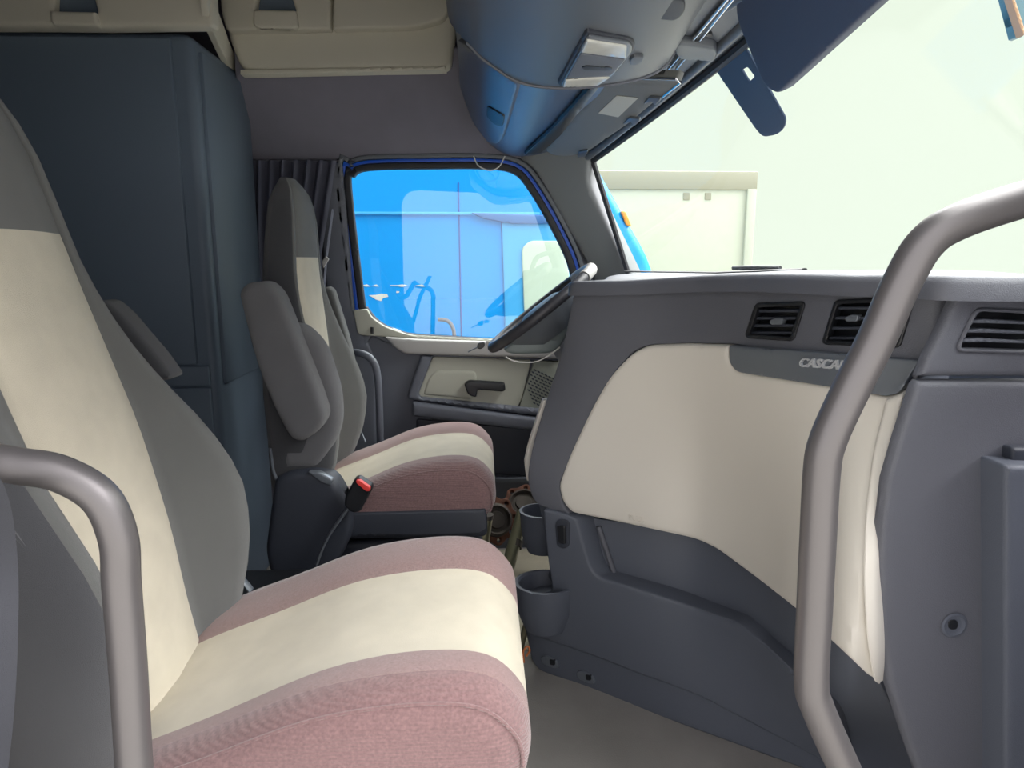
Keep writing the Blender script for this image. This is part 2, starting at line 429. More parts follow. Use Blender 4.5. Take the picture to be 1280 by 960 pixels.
# wiper at the base of the glass
wp = thing('windshield_wiper', ws(1.9, .98), 'black wiper lying at the foot of the windshield outside', 'wiper')
def wsp(px, py): return onW(px, py)+V((.03, 0, .0))
tube('wiper_blade', [wsp(905, 335), wsp(930, 334.5), wsp(963, 335)], .007, M['black'], wp, 8)
tube('wiper_arm', [wsp(915, 338), wsp(940, 337), wsp(975, 339)], .006, M['rubber'], wp, 8)

# ================================================================== DRIVER DOOR
YD = 2.70
door = thing('door_1', (0, YD, 0), None, None); struct(door)
WI = cat([(439, 236), (443, 221), (461, 213), (540, 211), (600, 211), (640, 216), (661, 238), (688, 284), (709, 329), (714, 362), (704, 400), (682, 420), (617, 423), (560, 420), (508, 416), (476, 403), (459, 384), (455, 372)], 4, True)
WO1 = offset(WI, 8.5); WO2 = offset(WI, 12.5); WO3 = offset(WI, 17)
full = rnd([(-.545, -.03), (.80, -.03), (.60, 1.0), (.545, 1.17), (.35, 1.55), (.16, 1.588), (-.545, 1.588)], [.05]*7)
def toW(poly, Y=YD): return [(PY(p[0], p[1], Y).x, PY(p[0], p[1], Y).z) for p in poly]
patch('door_panel', full, wY(YD+.012), .05, M['grey'], door, holes=[toW(WO2, YD+.012)], step=.05, N=(0, -1, 0), rim=.01, unit=1)
patch('window_seal', WO1, onY(YD), .03, M['rubber'], door, holes=[WI], step=8, out=.006, rim=.006)
patch('painted_frame', WO2, onY(YD+.004), .03, M['bluedk'], door, holes=[WO1], step=8, out=.004, rim=.001)
patch('outer_trim', offset(WI, 19), onY(YD-.002), .02, M['slate'], door, holes=[offset(WI, 13.5)], step=8, out=.008, rim=.004)
patch('glass_pane', WO1, onY(YD+.02), .005, M['glass'], door, step=30, rim=0)
# sill and corner of the window surround
patch('corner_trim', rnd([(441, 388), (459, 386), (464, 396), (480, 408), (512, 419), (600, 424), (690, 425), (690, 434), (520, 424), (447, 419)], [3, 3, 8, 10, 8, 3, 3, 3, 3, 6]), onY(YD-.02), .05, M['doorbeige'], door, step=8, out=0, rim=.006)
patch('sill_rail', rnd([(480, 421), (520, 424), (700, 430), (700, 449), (530, 444), (505, 443), (494, 436)], [4, 2, 2, 2, 4, 10, 8]), onY(YD-.04), .06, M['sill'], door, step=8, rim=.012)
tube('lock_knob', [PY(465, 417, YD-.03), PY(465, 409, YD-.03)], .006, M['black'], door, 8)
# arm rest surround, beige insert, pull handle, speaker mesh
armo = rnd([(526, 444), (700, 450), (700, 524), (525, 502), (508, 499), (514, 480)], [4, 3, 3, 4, 6, 10])
patch('armrest_surround', armo, onY(YD-.03), .05, M['grey'], door, step=10, rim=.012, holes=[rnd([(541, 446), (700, 451), (700, 514), (525, 497), (523, 492)], [3, 2, 2, 5, 5])])
patch('beige_insert', rnd([(541, 446), (664, 450), (652, 500), (645, 512), (525, 497), (523, 492)], [3, 3, 4, 5, 5, 5]), onY(YD-.005), .03, M['doorbeige'], door, step=8, rim=.004)
patch('handle_bezel', rnd([(545, 462), (595, 463), (597, 475), (590, 500), (528, 494), (535, 472)], [10, 6, 4, 4, 4, 10]), onY(YD-.01), .03, M['doorbeige'], door, step=8, rim=.012)
ph = patch('door_pull', rnd([(580, 480), (586, 476), (631, 479), (632, 488), (628, 490), (597, 487), (595, 497), (585, 494)], [4, 4, 3, 4, 3, 3, 2, 7]), onY(YD-.045), .03, M['black'], door, step=5, rim=.006)
patch('speaker_grille', rnd([(668, 451), (700, 452), (700, 512), (648, 512), (652, 500)], 2), onY(YD-.012), .03, M['mesh'], door, step=8, rim=.003)
bm = bmesh.new(); i = 0
for a in range(-2, 12):
    for b in range(0, 11):
        x = 655+a*4.6+b*2.2; y = 456+b*5.2+a*2.2
        if inside((x, y), [(668, 453), (698, 453), (698, 508), (652, 508), (656, 498)]):
            c = PY(x, y, YD-.0125); patch_bm(bm, rnd([(x-2.2, y-1.6), (x+.6, y-1.0), (x+2.2, y+1.6), (x-.6, y+1.0)], .6, 2), onY(YD-.0135), .002, rim=0, step=5)
link('grille_slots', bm, M['dark'], door)
patch('lower_armrest', rnd([(515, 503), (660, 522), (700, 526), (700, 541), (650, 537), (515, 521)], 3), onY(YD-.05), .07, M['grey'], door, step=10, rim=.014)
patch('door_pocket', rnd([(520, 524), (700, 540), (700, 596), (600, 592), (520, 590)], 4), onY(YD-.004), .03, M['dark'], door, step=12, rim=.004)
patch('scuff_rail', rnd([(560, 597), (720, 598), (720, 604), (560, 603)], 2), onY(YD-.02), .03, M['trim'], door, step=10, rim=.004)
# cable loop above window
wl = tube('cable_loop', cat([tuple(PY(x, y, 2.55)) for x, y in ((592, 195), (598, 207), (612, 213), (624, 208), (631, 195))], 6), .0022, M['wire'], None, 8)
tag(wl, 'thin white cable loop hanging above the driver window', 'cable')
# A pillar trim
pa, pb, pc = PY(672, 215, 2.685), PY(732, 330, 2.70), PY(790, 337, 2.59)
struct(patch('trim_1', rnd([(634, 184), (735, 170), (736, 206), (735, 228), (755, 273), (789, 342), (806, 378), (748, 372), (733, 332), (706, 284), (680, 236), (668, 214), (640, 196)], [4, 4, 10, 10, 20, 8, 3, 3, 12, 30, 14, 12, 10]), onP(pa, pb, pc), .07, mat('pillar_plastic', (132, 136, 138), .55, bump=.15, bscale=900), step=10, rim=.016))
# B pillar grey strip behind the door, seat belt guide
struct(patch('trim_2', rnd([(412, 200), (428, 205), (432, 250), (443, 390), (470, 450), (470, 640), (430, 640), (418, 450), (404, 330), (398, 200)], 4), onY(2.69), .05, M['grey'], step=12, rim=.012))
gb = tube('grab_handle', cat([tuple(PY(x, y, Y)) for x, y, Y in ((425, 442, 2.64), (437, 441, 2.62), (452, 442, 2.58), (464, 449, 2.57), (471, 464, 2.57), (474, 500, 2.57), (476, 560, 2.58), (480, 590, 2.64))], 6), .014, M['grey'], None, 14)
tag(gb, 'slim grey grab handle beside the driver door behind the far seat', 'grab handle')

struct(patch('trim_4', [(292, 60), (590, 60), (640, 170), (655, 199), (300, 201)], onP(PY(300, 88, 2.53), PY(560, 88, 2.53), PY(400, 196, 2.70)), .02, M['header'], step=14, rim=.006))
# curtain ------------------------------------------------------------
bm = bmesh.new(); rows = []
ztop, zbot = PY(350, 198, 2.6).z, .55
for j in range(16):
    z = lerp(ztop, zbot, j/15); r = []
    for i in range(90):
        t = i/89; x0, x1 = -.93, lerp(-.53, -.60, min(1, j/5))
        x = lerp(x0, x1, t); y = 2.655+.02*math.sin(t*2*math.pi*9+.3*math.sin(j*.5))+.006*math.sin(t*47+j*.2)
        r.append((bm.verts.new((x, y, z)), bm.verts.new((x, y+.004, z))))
    rows.append(r)
for j in range(15):
    for i in range(89):
        bm.faces.new([rows[j][i][0], rows[j][i+1][0], rows[j+1][i+1][0], rows[j+1][i][0]]); bm.faces.new([rows[j][i][1], rows[j+1][i][1], rows[j+1][i+1][1], rows[j][i+1][1]][::1])
tag(link('curtain', bm, M['curtain'], None, 80), 'dark pleated curtain hanging behind the far seat headrest', 'curtain')
sb = thing('driver_seat_belt', PY(405, 330, 2.6), 'dark belt webbing with a pale clip beside the far headrest', 'seat belt')
tube('webbing', [PY(416, 262, 2.62), PY(408, 322, 2.6), PY(400, 420, 2.55)], .018, M['curtain'], sb, 8, .15)
patch('belt_clip', rnd([(402, 327), (407, 320), (411, 324), (404, 335)], 1), onY(2.57), .012, M['sill'], sb, step=4, rim=.002)

# ================================================================== CABINET AND OVERHEAD LOCKERS
cn = PY(246, 200, 2.18)
XC = cn.x; cabt = thing('wardrobe_cabinet', (XC-.5, 2.4, 0), 'tall dark wardrobe cabinet standing behind the two seats', 'cabinet')
zc = PY(235, 40, 2.18).z
bm = bmesh.new(); bx(bm, -2.15, XC+.012, 2.18, 2.66, 0, zc, .028, 4); link('cabinet_body', bm, M['cab'], cabt)
zs1, zs2 = PY(240, 456, 2.18).z, PY(240, 483, 2.18).z
box('upper_side_panel', -2.1, XC-.045, 2.165, 2.2, zs1+.003, zc-.02, M['cab'], cabt, .006)
box('middle_side_panel', -2.1, XC-.01, 2.165, 2.2, zs2+.003, zs1-.003, M['cab'], cabt, .004)
box('lower_side_panel', -2.1, XC-.01, 2.165, 2.2, .05, zs2-.003, M['cab'], cabt, .004)
box('cabinet_door', XC, XC+.024, 2.225, 2.64, zs2, zc-.04, M['cab'], cabt, .008)
# near locker over the bunk
lk = thing('overhead_locker', PY(100, 0, 2.1), 'beige overhead locker with a cut-out handle above the dark cabinet', 'locker')
hs1 = rnd([(67, -8), (115, -8), (121, 16), (66, 15)], [4, 8, 3, 3])
patch('locker_front', rnd([(-260, -140), (258, -140), (266, 32), (130, 34), (60, 33), (-260, 33)], [2, 2, 6, 2, 2, 2]), onY(2.12), .05, M['bin_beige'], lk, holes=[hs1], step=16, rim=.012)
patch('handle_recess', offset(hs1, 3), onY(2.15), .02, M['cab'], lk, step=8, rim=0)
patch('handle_scoop', rnd([(64, 15), (121, 16), (126, 34), (67, 33)], [2, 2, 6, 6]), onY(2.115), .03, M['bin_beige'], lk, step=6, rim=.008, out=.012)
st = patch('locker_side_trim', rnd([(255, -60), (268, -60), (271, 8), (299, 84), (295, 92), (286, 82), (262, 30)], 3), onP(PY(262, 15, 2.12), PY(296, 90, 2.62), PY(270, -60, 2.12)+V((.003, 0, 0))), .02, M['bin_beige'], lk, step=8, rim=.003)
# far locker along the driver wall
fk = thing('side_locker', PY(420, 40, 2.45), 'beige overhead locker above the far wall next to the overhead console', 'locker')
hs2 = rnd([(322, -8), (363, -8), (370, 14), (319, 13)], [4, 8, 3, 3])
patch('locker_door', rnd([(274, -140), (413, -140), (413, 36), (372, 37), (282, 38), (275, 10)], [2, 2, 2, 2, 6, 6]), onY(2.42), .04, M['bin_beige'], fk, holes=[hs2], step=14, rim=.01)
patch('handle_recess', offset(hs2, 3), onY(2.45), .02, M['cab'], fk, step=8, rim=0)
patch('handle_scoop', rnd([(318, 13), (371, 14), (374, 34), (370, 37), (322, 36), (317, 30)], 4), onY(2.415), .03, M['bin_beige'], fk, step=6, rim=.008, out=.012)
patch('locker_door', rnd([(416, -140), (562, -140), (562, 10), (555, 24), (520, 34), (416, 36)], [2, 2, 14, 14, 14, 2]), onY(2.42), .04, M['bin_beige'], fk, step=14, rim=.01)
patch('locker_body', rnd([(276, -140), (573, -140), (570, 40), (563, 82), (550, 87), (318, 90), (300, 84), (284, 44)], [2, 2, 20, 14, 6, 6, 8, 10]), onY(2.46), .06, M['bin_beige'], fk, step=14, rim=.02)
patch('locker_lip', rnd([(300, 87), (556, 82), (558, 87), (300, 93)], 1), onY(2.455), .05, M['bin_beige'], fk, step=14, rim=.004)

# ================================================================== OVERHEAD CONSOLE
pr = [(546, -160), (562, -60), (571, 20), (575, 90), (583, 120), (600, 160), (613, 178), (634, 191), (660, 193), (700, 186)]
prw = [PY(x, y, 2.62) for x, y in pr]
prc = cat([(p.x, p.z) for p in prw], 5)
zs_ = [p[1] for p in prc]
oc = thing('overhead_console', (.1, 1.6, 1.6), 'slate plastic overhead console with a storage door and map lights above the windshield', 'overhead console')
back = [(.34, 1.66), (.44, 1.70), (.30, 2.2)]
ring = [V((p[0], 0, p[1])) for p in prc]+[V((a, 0, b)) for a, b in back]
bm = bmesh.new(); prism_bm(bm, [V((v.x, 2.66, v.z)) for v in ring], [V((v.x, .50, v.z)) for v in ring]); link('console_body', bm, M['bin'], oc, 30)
def g_oc(P):   # outside if left of / below the profile
    best = None
    # closest x on profile for this z
    for i in range(len(prc)-1):
        (xa, za), (xb, zb) = prc[i], prc[i+1]
        if (za-P.z)*(zb-P.z) <= 0 and abs(za-zb) > 1e-9:
            return P.x-lerp(xa, xb, (P.z-za)/(zb-za))
    return -1 if P.z < min(zs_) else 1
onO = march(g_oc, .6, 2.9, 100)
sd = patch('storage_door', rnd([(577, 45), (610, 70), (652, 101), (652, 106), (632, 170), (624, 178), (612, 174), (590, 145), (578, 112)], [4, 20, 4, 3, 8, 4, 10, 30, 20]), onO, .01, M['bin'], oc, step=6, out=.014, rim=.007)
patch('door_latch', rnd([(613, 126), (618, 129), (635, 139), (632, 153), (622, 150), (612, 140)], 3), onO, .006, M['black'], sd, step=4, out=.017, rim=.002)
# lower centre housing with map lights
fp = [(560, 20), (590, 60), (612, 80), (650, 103), (700, 110), (760, 106), (800, 98), (826, 86), (842, 66), (860, 20), (845, -40), (700, -60), (580, -40)]
far = [PY(x, y, 1.50) for x, y in cat(fp, 5, True)]
def near_pt(p):
    q = V((p.x, .95, p.z)); k = max(0, min(1, (p.x-.25)/.25)); q.x -= .09*k; return q
rr = []
for t, ins in ((-.012, .02), (0, .008), (.012, 0), (.5, 0), (1, 0)):
    cc = sum(far, V((0, 0, 0)))/len(far); r = []
    for p in far:
        n = near_pt(p); q = V(p).lerp(n, max(0, t)); q.y += (-t if t < 0 else 0)
        dd = (V((cc.x, q.y, cc.z))-q).normalized(); r.append(q+dd*ins)
    rr.append(r)
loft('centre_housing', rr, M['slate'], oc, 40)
bm = bmesh.new(); tube_bm(bm, [p+V((0, -.004, -.001)) for p in far[4:44]], .0035, 8); link('housing_edge_highlight', bm, M['grey'], oc)  # lighter tube added as the highlight along the housing's far edge
patch('gap_shade', rnd([(736, 109), (748, 107), (700, 168), (676, 190), (655, 192), (690, 160)], 2), onP(PY(736, 109, 1.62), PY(748, 107, 1.62), PY(660, 191, 2.5)), .01, M['black'], oc, step=8, rim=.001, out=.004)  # black strip painting the shade of the gap between console and visor
hp = onP(PY(690, 109, 1.50), PY(790, 101, 1.50), near_pt(PY(690, 109, 1.50)))
ml = patch('map_light', rnd([(733, 32), (785, 41), (793, 46), (793, 55), (768, 88), (748, 101), (700, 103), (697, 99)], [4, 4, 5, 6, 12, 10, 4, 3]), hp, .014, M['dark'], oc, step=6, out=.009, rim=.003)
patch('light_bezel', rnd([(735, 35), (784, 43), (790, 48), (789, 56), (765, 87), (747, 98), (703, 100), (701, 98)], [4, 4, 5, 6, 12, 10, 4, 3]), hp, .006, M['trim'], ml, step=6, out=.0125, rim=.002)
patch('lens', rnd([(733, 38), (783, 46), (782, 62), (726, 54)], 2), hp, .006, M['lens'], ml, step=5, out=.0155, rim=.002)
patch('lens', rnd([(706, 90), (762, 87), (746, 98), (703, 100)], 2), hp, .006, M['lens'], ml, step=5, out=.0155, rim=.002)
patch('switch_plate', rnd([(725, 56), (781, 64), (763, 85), (708, 88)], 2), hp, .004, M['grey'], ml, step=5, out=.014, rim=.001)
patch('switch_slot', rnd([(726, 73), (732, 71), (762, 73), (766, 75), (762, 78), (730, 77)], 2), hp, .004, M['black'], ml, step=4, out=.0155, rim=.001)
patch('small_button', rnd([(787, 70), (792, 65), (805, 66), (803, 72), (797, 76), (787, 76)], 2), hp, .006, M['slate'], oc, step=4, out=.008, rim=.002)
patch('housing_recess', rnd([(800, -6), (856, -2), (857, 14), (845, 26), (808, 22)], 8), hp, .01, M['dark'], oc, step=6, out=.002, rim=.004)
# torn edge and loose wires
wr = thing('loose_wires', PY(625, 25, 1.72), 'orange and white loose wires dangling beside the overhead console housing', 'wires')
tube('orange_wire', cat([tuple(PY(x, y, 1.44)) for x, y in ((640, 0), (634, 12), (630, 20), (627, 27))], 4), .0022, M['copper'], wr, 6)
tube('white_wire', cat([tuple(PY(x, y, 1.44)) for x, y in ((632, 30), (629, 36), (631, 40), (627, 42))], 4), .0016, M['wire'], wr, 6)
# front headliner strip between the console and the glass
bm = bmesh.new(); rows = []
e0 = V((prc[-1][0], 0, prc[-1][1]))
for i in range(41):
    Y = lerp(.5, 2.64, i/40); a = V((e0.x-.01, Y, e0.z+.012)); b = ws(Y, -.02); r = []
    for k in range(9):
        t = k/8; p = a.lerp(b, t); p.z += .012*math.sin(math.pi*t); r.append(p)
    rows.append([bm.verts.new(p) for p in r]+[bm.verts.new(p+V((0, 0, .05))) for p in r[::-1]])
for i in range(40):
    n = 18
    for k in range(n): bm.faces.new((rows[i][k], rows[i][(k+1) % n], rows[i+1][(k+1) % n], rows[i+1][k]))
bm.faces.new(rows[0][::-1]); bm.faces.new(rows[-1])
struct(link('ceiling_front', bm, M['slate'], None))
def hl(P):
    b = ws(P.y, -.02); t = max(0, min(1, (P.x-e0.x+.01)/(b.x-e0.x+.01))); return P.z-(lerp(e0.z+.012, b.z, t)+.012*math.sin(math.pi*t))
onH = march(hl, .3, 2.8)
# bright rails set in the headliner
rl = thing('headliner_rail', onH(880, 30), 'twin bright metal rails running along the headliner beside the windshield', 'rail')
for dx in (0, 10):
    tube('rail', [onH(911+dx*.7, -8)+V((0, 0, -.006)), onH(836+dx, 82)+V((0, 0, -.006))], .0035, M['chrome'], rl, 8)
tube('rail_channel', [onH(915, -8)+V((0, 0, -.001)), onH(841, 82)+V((0, 0, -.001))], .006, M['black'], rl, 8)
patch('cross_bracket', rnd([(842, 52), (848, 43), (893, 49), (897, 54), (894, 67), (850, 64)], 4), onH, .02, M['slate'], rl, step=6, out=.018, rim=.005)
for (x, y) in ((866, 67), (885, 41)):
    patch('screw_cap', rnd([(x-6, y-2), (x+5, y-2), (x+6, y+2), (x-4, y+3)], 2), onH, .006, M['black'], rl, step=4, out=.005, rim=.001)
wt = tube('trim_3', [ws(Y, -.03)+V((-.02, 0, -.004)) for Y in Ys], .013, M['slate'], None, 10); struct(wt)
# driver sun visor (folded up)
vz = onP(PY(690, 185, 2.42), PY(750, 101, 1.70), PY(850, 101, 1.52))
sv = thing('sun_visor', vz(770, 150), 'grey driver sun visor folded up with a white warning label', 'sun visor')
patch('visor_panel', rnd([(754, 101), (800, 98), (846, 99), (852, 103), (826, 122), (800, 143), (789, 153), (764, 170), (735, 190), (712, 197), (690, 195), (681, 188), (700, 166)], [6, 5, 4, 4, 2, 2, 2, 5, 10, 10, 8, 8, 20]), vz, .02, mat('grey_visor_vinyl', (128, 130, 128), .6, bump=.1), sv, step=8, rim=.009)
patch('warning_label', [(771, 119), (798, 122), (773, 146), (748, 141)], vz, .001, M['paper'], sv, step=8, out=.0015, rim=0)
for (x, y) in ((818, 122), (792, 148)):
    patch('visor_clip', rnd([(x-13, y+6), (x-5, y-3), (x+9, y-2), (x+8, y+2), (x+2, y+7), (x-3, y+2)], 2), vz, .006, M['trim'], sv, step=4, out=.006, rim=.002)
patch('visor_hinge', rnd([(724, 188), (736, 186), (732, 194), (722, 195)], 2), vz, .006, M['trim'], sv, step=4, out=.006, rim=.002)
tube('visor_edge', [vz(x, y) for x, y in ((800, 98), (845, 99), (851, 103), (827, 122))], .003, M['chrome'], sv, 8)
# passenger sun visor (swung down against the glass)
vq = onP(PY(964, 118, 1.22), PY(920, 12, 1.24), PY(1098, 0, .80))
sw = thing('sun_visor', vq(1000, 40), 'dark blue grey passenger sun visor lowered across the bright windshield', 'sun visor')
patch('visor_panel', rnd([(918, 0), (925, -20), (1122, -24), (1098, 2), (972, 118), (962, 114), (952, 104), (926, 42), (919, 22)], [8, 10, 3, 3, 10, 8, 8, 10, 12]), vq, .022, mat('blue_grey_visor_vinyl', (66, 78, 104), .6, bump=.1), sw, step=8, rim=.007)
tube('visor_pivot', [vq(905, 20)+V((0, 0, .012)), vq(930, 5)+V((0, 0, .012))], .008, M['slate'], sw, 8)

# ================================================================== SEATS
def make_seat(name, Y0, hs, lean, dz, dx, label):
    root = thing(name, (-.2, Y0, 0), label, 'seat')
    # cushion: XZ outline lofted across Y, with a rounded near and far edge
    ol = cat([(-.50, .49), (-.515, .515), (-.47, .54), (-.36, .582), (-.22, .636), (-.09, .656), (0, .648), (.048, .605), (.060, .56), (.052, .515), (.02, .498), (-.2, .495), (-.4, .497)], 5, True)
    ol = [(a+dx*max(0, min(1, (a+.3)/.3)), b+dz) for a, b in ol]
    hw = .262; bw = .10; bn = .145; ys = [-hw, -hw+.003, -hw+.012, -hw+.03, -hw+.055, -bn-.012, -bn, -.10, -.05, 0, .05, bw, bw+.012, bw+.06, hw-.055, hw-.03, hw-.012, hw-.003, hw]
    def inner(q): return [(-.22+(a+.22)*(1-q/.30), .497+dz+(b-.497-dz)*(1-q/.16)) for a, b in ol]
    rings = []
    for y in ys:
        e = max(0, (abs(y)-(hw-.055))/.055); ins = .055*(1-math.sqrt(max(0, 1-e*e*.985)))
        crown = -.012+.016*math.sin(min(1, abs(y+.02)/.2)*math.pi/2)**2*(1 if y > 0 else .4)
        o = inner(ins)
        dip = -.006*math.exp(-((y-bw)/.008)**2)-.006*math.exp(-((y+bn)/.008)**2)
        wide = (lambda x: 1+.14*max(0, min(1, (-.12-x)/.3))) if -bn-.02 < y < 0 else (lambda x: 1)
        rings.append([V((p[0], Y0+y*wide(p[0]), p[1]+(crown+dip if p[1] > .515+dz else 0))) for p in o])
    n = len(ol)
    def sl(i, k):
        ym = (ys[i]+ys[i+1])/2
        if -bn < ym < bw: return 0
        return 2 if abs(ym) > hw-.05 else 1
    cu = loft('seat_cushion', rings, [M['cream'], M['maroon'], M['maroonr']], root, 60, slot=sl, capslot=2)
    # piping along the near side top edge
    for sgn in (-1, 1):
        pts = inner(.014); seg = [V((p[0], Y0+sgn*(hw-.0135), p[1]-.011)) for p in pts if p[1] > .515+dz and p[0] > -.47]
        pts2 = sorted(seg, key=lambda p: p.x)
        pts2 = [p for p in seg]
        st_ = min(range(len(seg)), key=lambda i: seg[i].x)
        tube('seam_piping', seg, .0028, M['maroonr'], cu, 6)
    # backrest
    zs = [.46, .475, .50, .55, .6, .65, .7, .75, .8, .85, .9, .95, 1.0, 1.05, 1.1, 1.15, 1.2, 1.238, 1.24, 1.3, 1.36, 1.41, 1.445, 1.468, 1.482, 1.49]
    ZH = [.46, .5, .6, .75, .85, .95, 1.05, 1.15, 1.25, 1.35, 1.43, 1.47, 1.49]
    HW = [.20, .235, .266, .277, .270, .245, .205, .175, .16, .148, .125, .09, .05]
    XCf = lambda z: sm([.46, .6, .75, .9, 1.05, 1.2, 1.35, 1.45, 1.49], [-.50, -.495, -.485, -.487, -.497, -.507, -.508, -.52, -.545], z)
    BO = lambda z: sm([.46, .55, .65, .75, .85, .97, 1.1, 1.2], [.018, .055, .088, .096, .074, .032, .008, .0], z)
    TH = lambda z: sm([.46, .6, .9, 1.1, 1.3, 1.42, 1.49], [.07, .10, .115, .105, .09, .07, .02], z)
    rings = []; nf = 0
    piv = V((-.50, 0, .47)); rot = Matrix.Rotation(-lean, 3, 'Y')
    def place(x, y, z):
        z = z if z < 1 else 1+(z-1)*hs; q = V((x, 0, z))-piv; q = rot@q; q = q+piv; return V((q.x+dx*.0, Y0+y, q.z+dz))
    for z in zs:
        w = sm(ZH, HW, z); b = min(sm([.46, .7, .95, 1.25], [.115, .122, .135, .135], z), w*.80); xc = XCf(z); bo = BO(z); th = TH(z)
        yy = [0, .5*b, b*.93, b, b+.12*(w-b), b+.3*(w-b), b+.5*(w-b), b+.68*(w-b), b+.8*(w-b), b+.88*(w-b), b+.94*(w-b), b+.98*(w-b), w]
        yy = [-v for v in yy[:0:-1]]+yy
        front = []
        for y in yy:
            a = (abs(y)-b)/(w-b) if abs(y) > b else 0
            bump = bo*(.5-.5*math.cos(math.pi*min(1, a/.72)))
            e = max(0, (a-.68)/.32); fall = (min(.5*th+.3*bo, .06)+.35*bo)*(1-math.sqrt(max(0, 1-e*e)))
            bulge = .012*(1-(min(abs(y), b)/b)**2)
            front.append((xc+bump-fall+bulge-(.004 if abs(abs(y)-b) < 1e-6 else 0), y))
        bk = []
        for y in reversed(yy):
            a = abs(y)/w; e = max(0, (a-.6)/.4); rise = .4*th*(1-math.sqrt(max(0, 1-e*e*.97)))
            bk.append((xc-th+rise, y))
        rings.append([place(x, y, z) for x, y in front+bk]); nf = len(yy)
    def slb(i, k):
        zm = (zs[i]+zs[i+1])/2
        if k < nf-1:
            mid = nf//2
            if mid-3 <= k <= mid+2 and zm < 1.239: return 0
            if k <= 3 or k >= nf-5: return 2
            return 1
        return 2
    bb = loft('backrest', rings, [M['cream'], M['cloth'], M['clothside']], root, 70, slot=slb, capslot=1)
    # hard shell at the back
    box('seat_pedestal', -.46, .0, Y0-.19, Y0+.19, 0, .40+dz, M['dark'], root, .02, 3)
    sf = box('seat_frame', -.50, .035+dx, Y0-.235, Y0+.235, .425+dz, .496+dz, M['dark'], root, .015, 3)
    return root, place
drv, plD = make_seat('captain_chair', 2.07, .89, 0.0, -.005, -.02, 'far seat with grey backrest, cream centre and maroon sides, by the driver door')
pas, plP = make_seat('captain_chair', 1.03, 1.03, math.radians(12.5), .014, .004, 'nearest seat with large cream and maroon cushion, leaning back at left')
# driver armrests, recliner cover, buckle
def slab(name, px, Y, th, m, par, rim=.022, step=8, dome=0): return patch(name, px, onY(Y), th, m, par, step=step, rim=rim, ang=60, dome=dome)
arm = slab('armrest', rnd([(296, 366), (306, 354), (332, 351), (348, 366), (372, 425), (398, 490), (408, 522), (398, 540), (376, 554), (362, 550), (345, 520), (318, 455)], [10, 12, 12, 16, 40, 40, 14, 14, 10, 10, 30, 30]), 1.73, .07, M['armcloth'], drv, .02)
slab('armrest', rnd([(402, 362), (408, 358), (415, 362), (436, 430), (446, 480), (430, 500), (405, 420)], [6, 6, 6, 20, 10, 10, 10]), 2.40, .06, M['cloth'], drv, .014)
slab('backrest_side', rnd([(334, 420), (372, 400), (405, 430), (424, 490), (426, 530), (415, 562), (395, 590), (350, 592), (344, 560), (336, 500)], [20, 20, 20, 20, 20, 20, 12, 6, 20, 20]), 1.795, .05, M['armcloth'], drv, .03)
slab('recliner_cover', rnd([(342, 600), (360, 591), (395, 588), (418, 600), (440, 640), (440, 668), (425, 700), (345, 760), (330, 690)], [8, 10, 10, 10, 14, 10, 10, 4, 10]), 1.77, .07, M['dark'], drv, .02)
slab('recliner_cap', rnd([(384, 590), (398, 590), (416, 600), (414, 608), (402, 604)], 3), 1.765, .02, M['trim'], drv, .004, 5)
tube('side_trim_line', [PY(x, y, 1.80) for x, y in ((338, 560), (342, 590), (346, 600))], .005, M['trim'], drv, 8)
bz = patch('belt_buckle', rnd([(431, 622), (443, 599), (449, 598), (464, 608), (465, 613), (450, 640), (440, 642), (430, 634)], [3, 3, 2, 2, 3, 3, 4, 4]), onY(1.72), .03, M['black'], drv, step=5, rim=.007)
patch('release_button', rnd([(445, 600), (450, 600), (463, 609), (463, 613), (458, 614), (446, 604)], 1.5), onY(1.715), .02, M['red'], bz, step=4, rim=.002, out=.004)
tube('buckle_stalk', cat([tuple(PY(x, y, 1.73)) for x, y in ((436, 634), (428, 645), (412, 668), (402, 688), (396, 705))], 5), .009, M['slate'], drv, 8, .5)
patch('frame_side_cover', rnd([(430, 642), (607, 637), (609, 662), (600, 668), (430, 672)], 3), onY(1.80), .03, M['dark'], drv, step=12, rim=.006)
tube('adjuster_bolt', [PY(589, 676, 1.80), PY(589, 676, 1.78)], .007, M['iron'], drv, 12)
bm = bmesh.new()
for k, (a, b) in enumerate((((436, 545), (446, 556)), ((428, 550), (436, 560)), ((447, 530), (457, 553)))):
    tube_bm(bm, [PY(*a, 2.38), PY(*b, 2.34)], .004, 6)
link('belt_anchor', bm, M['trim'], drv)
tube('floor_slide', [V((-.5, 1.86, .03)), V((.05, 1.86, .03))], .02, M['iron'], drv, 8)
# passenger details
slab('armrest', rnd([(112, 380), (118, 376), (130, 377), (148, 392), (196, 448), (214, 474), (200, 478), (170, 470), (130, 440)], [4, 5, 8, 16, 20, 8, 8, 20, 10]), 1.335, .06, M['clothside'], pas, .016)
patch('side_panel', rnd([(-40, 640), (8, 652), (50, 705), (75, 745), (88, 800), (95, 890), (98, 915), (80, 1010), (-60, 1010)], [10, 20, 20, 20, 20, 10, 8, 10, 10]), onY(.775), .06, M['clothdark'], pas, step=12, rim=.01)
tube('side_piping', cat([tuple(PY(x, y, .772)) for x, y in ((8, 655), (50, 708), (74, 748), (86, 800), (92, 860), (94, 890))], 5), .0025, M['clothside'], pas, 6)
tube('buckle_stalk', cat([tuple(PY(x, y, 1.33)) for x, y in ((292, 718), (302, 724), (314, 738))], 4), .010, M['trim'], pas, 8, .5)
box('floor_box', -.62, -.25, 1.40, 1.62, 0, .50, M['black'], drv, .02) if False else None
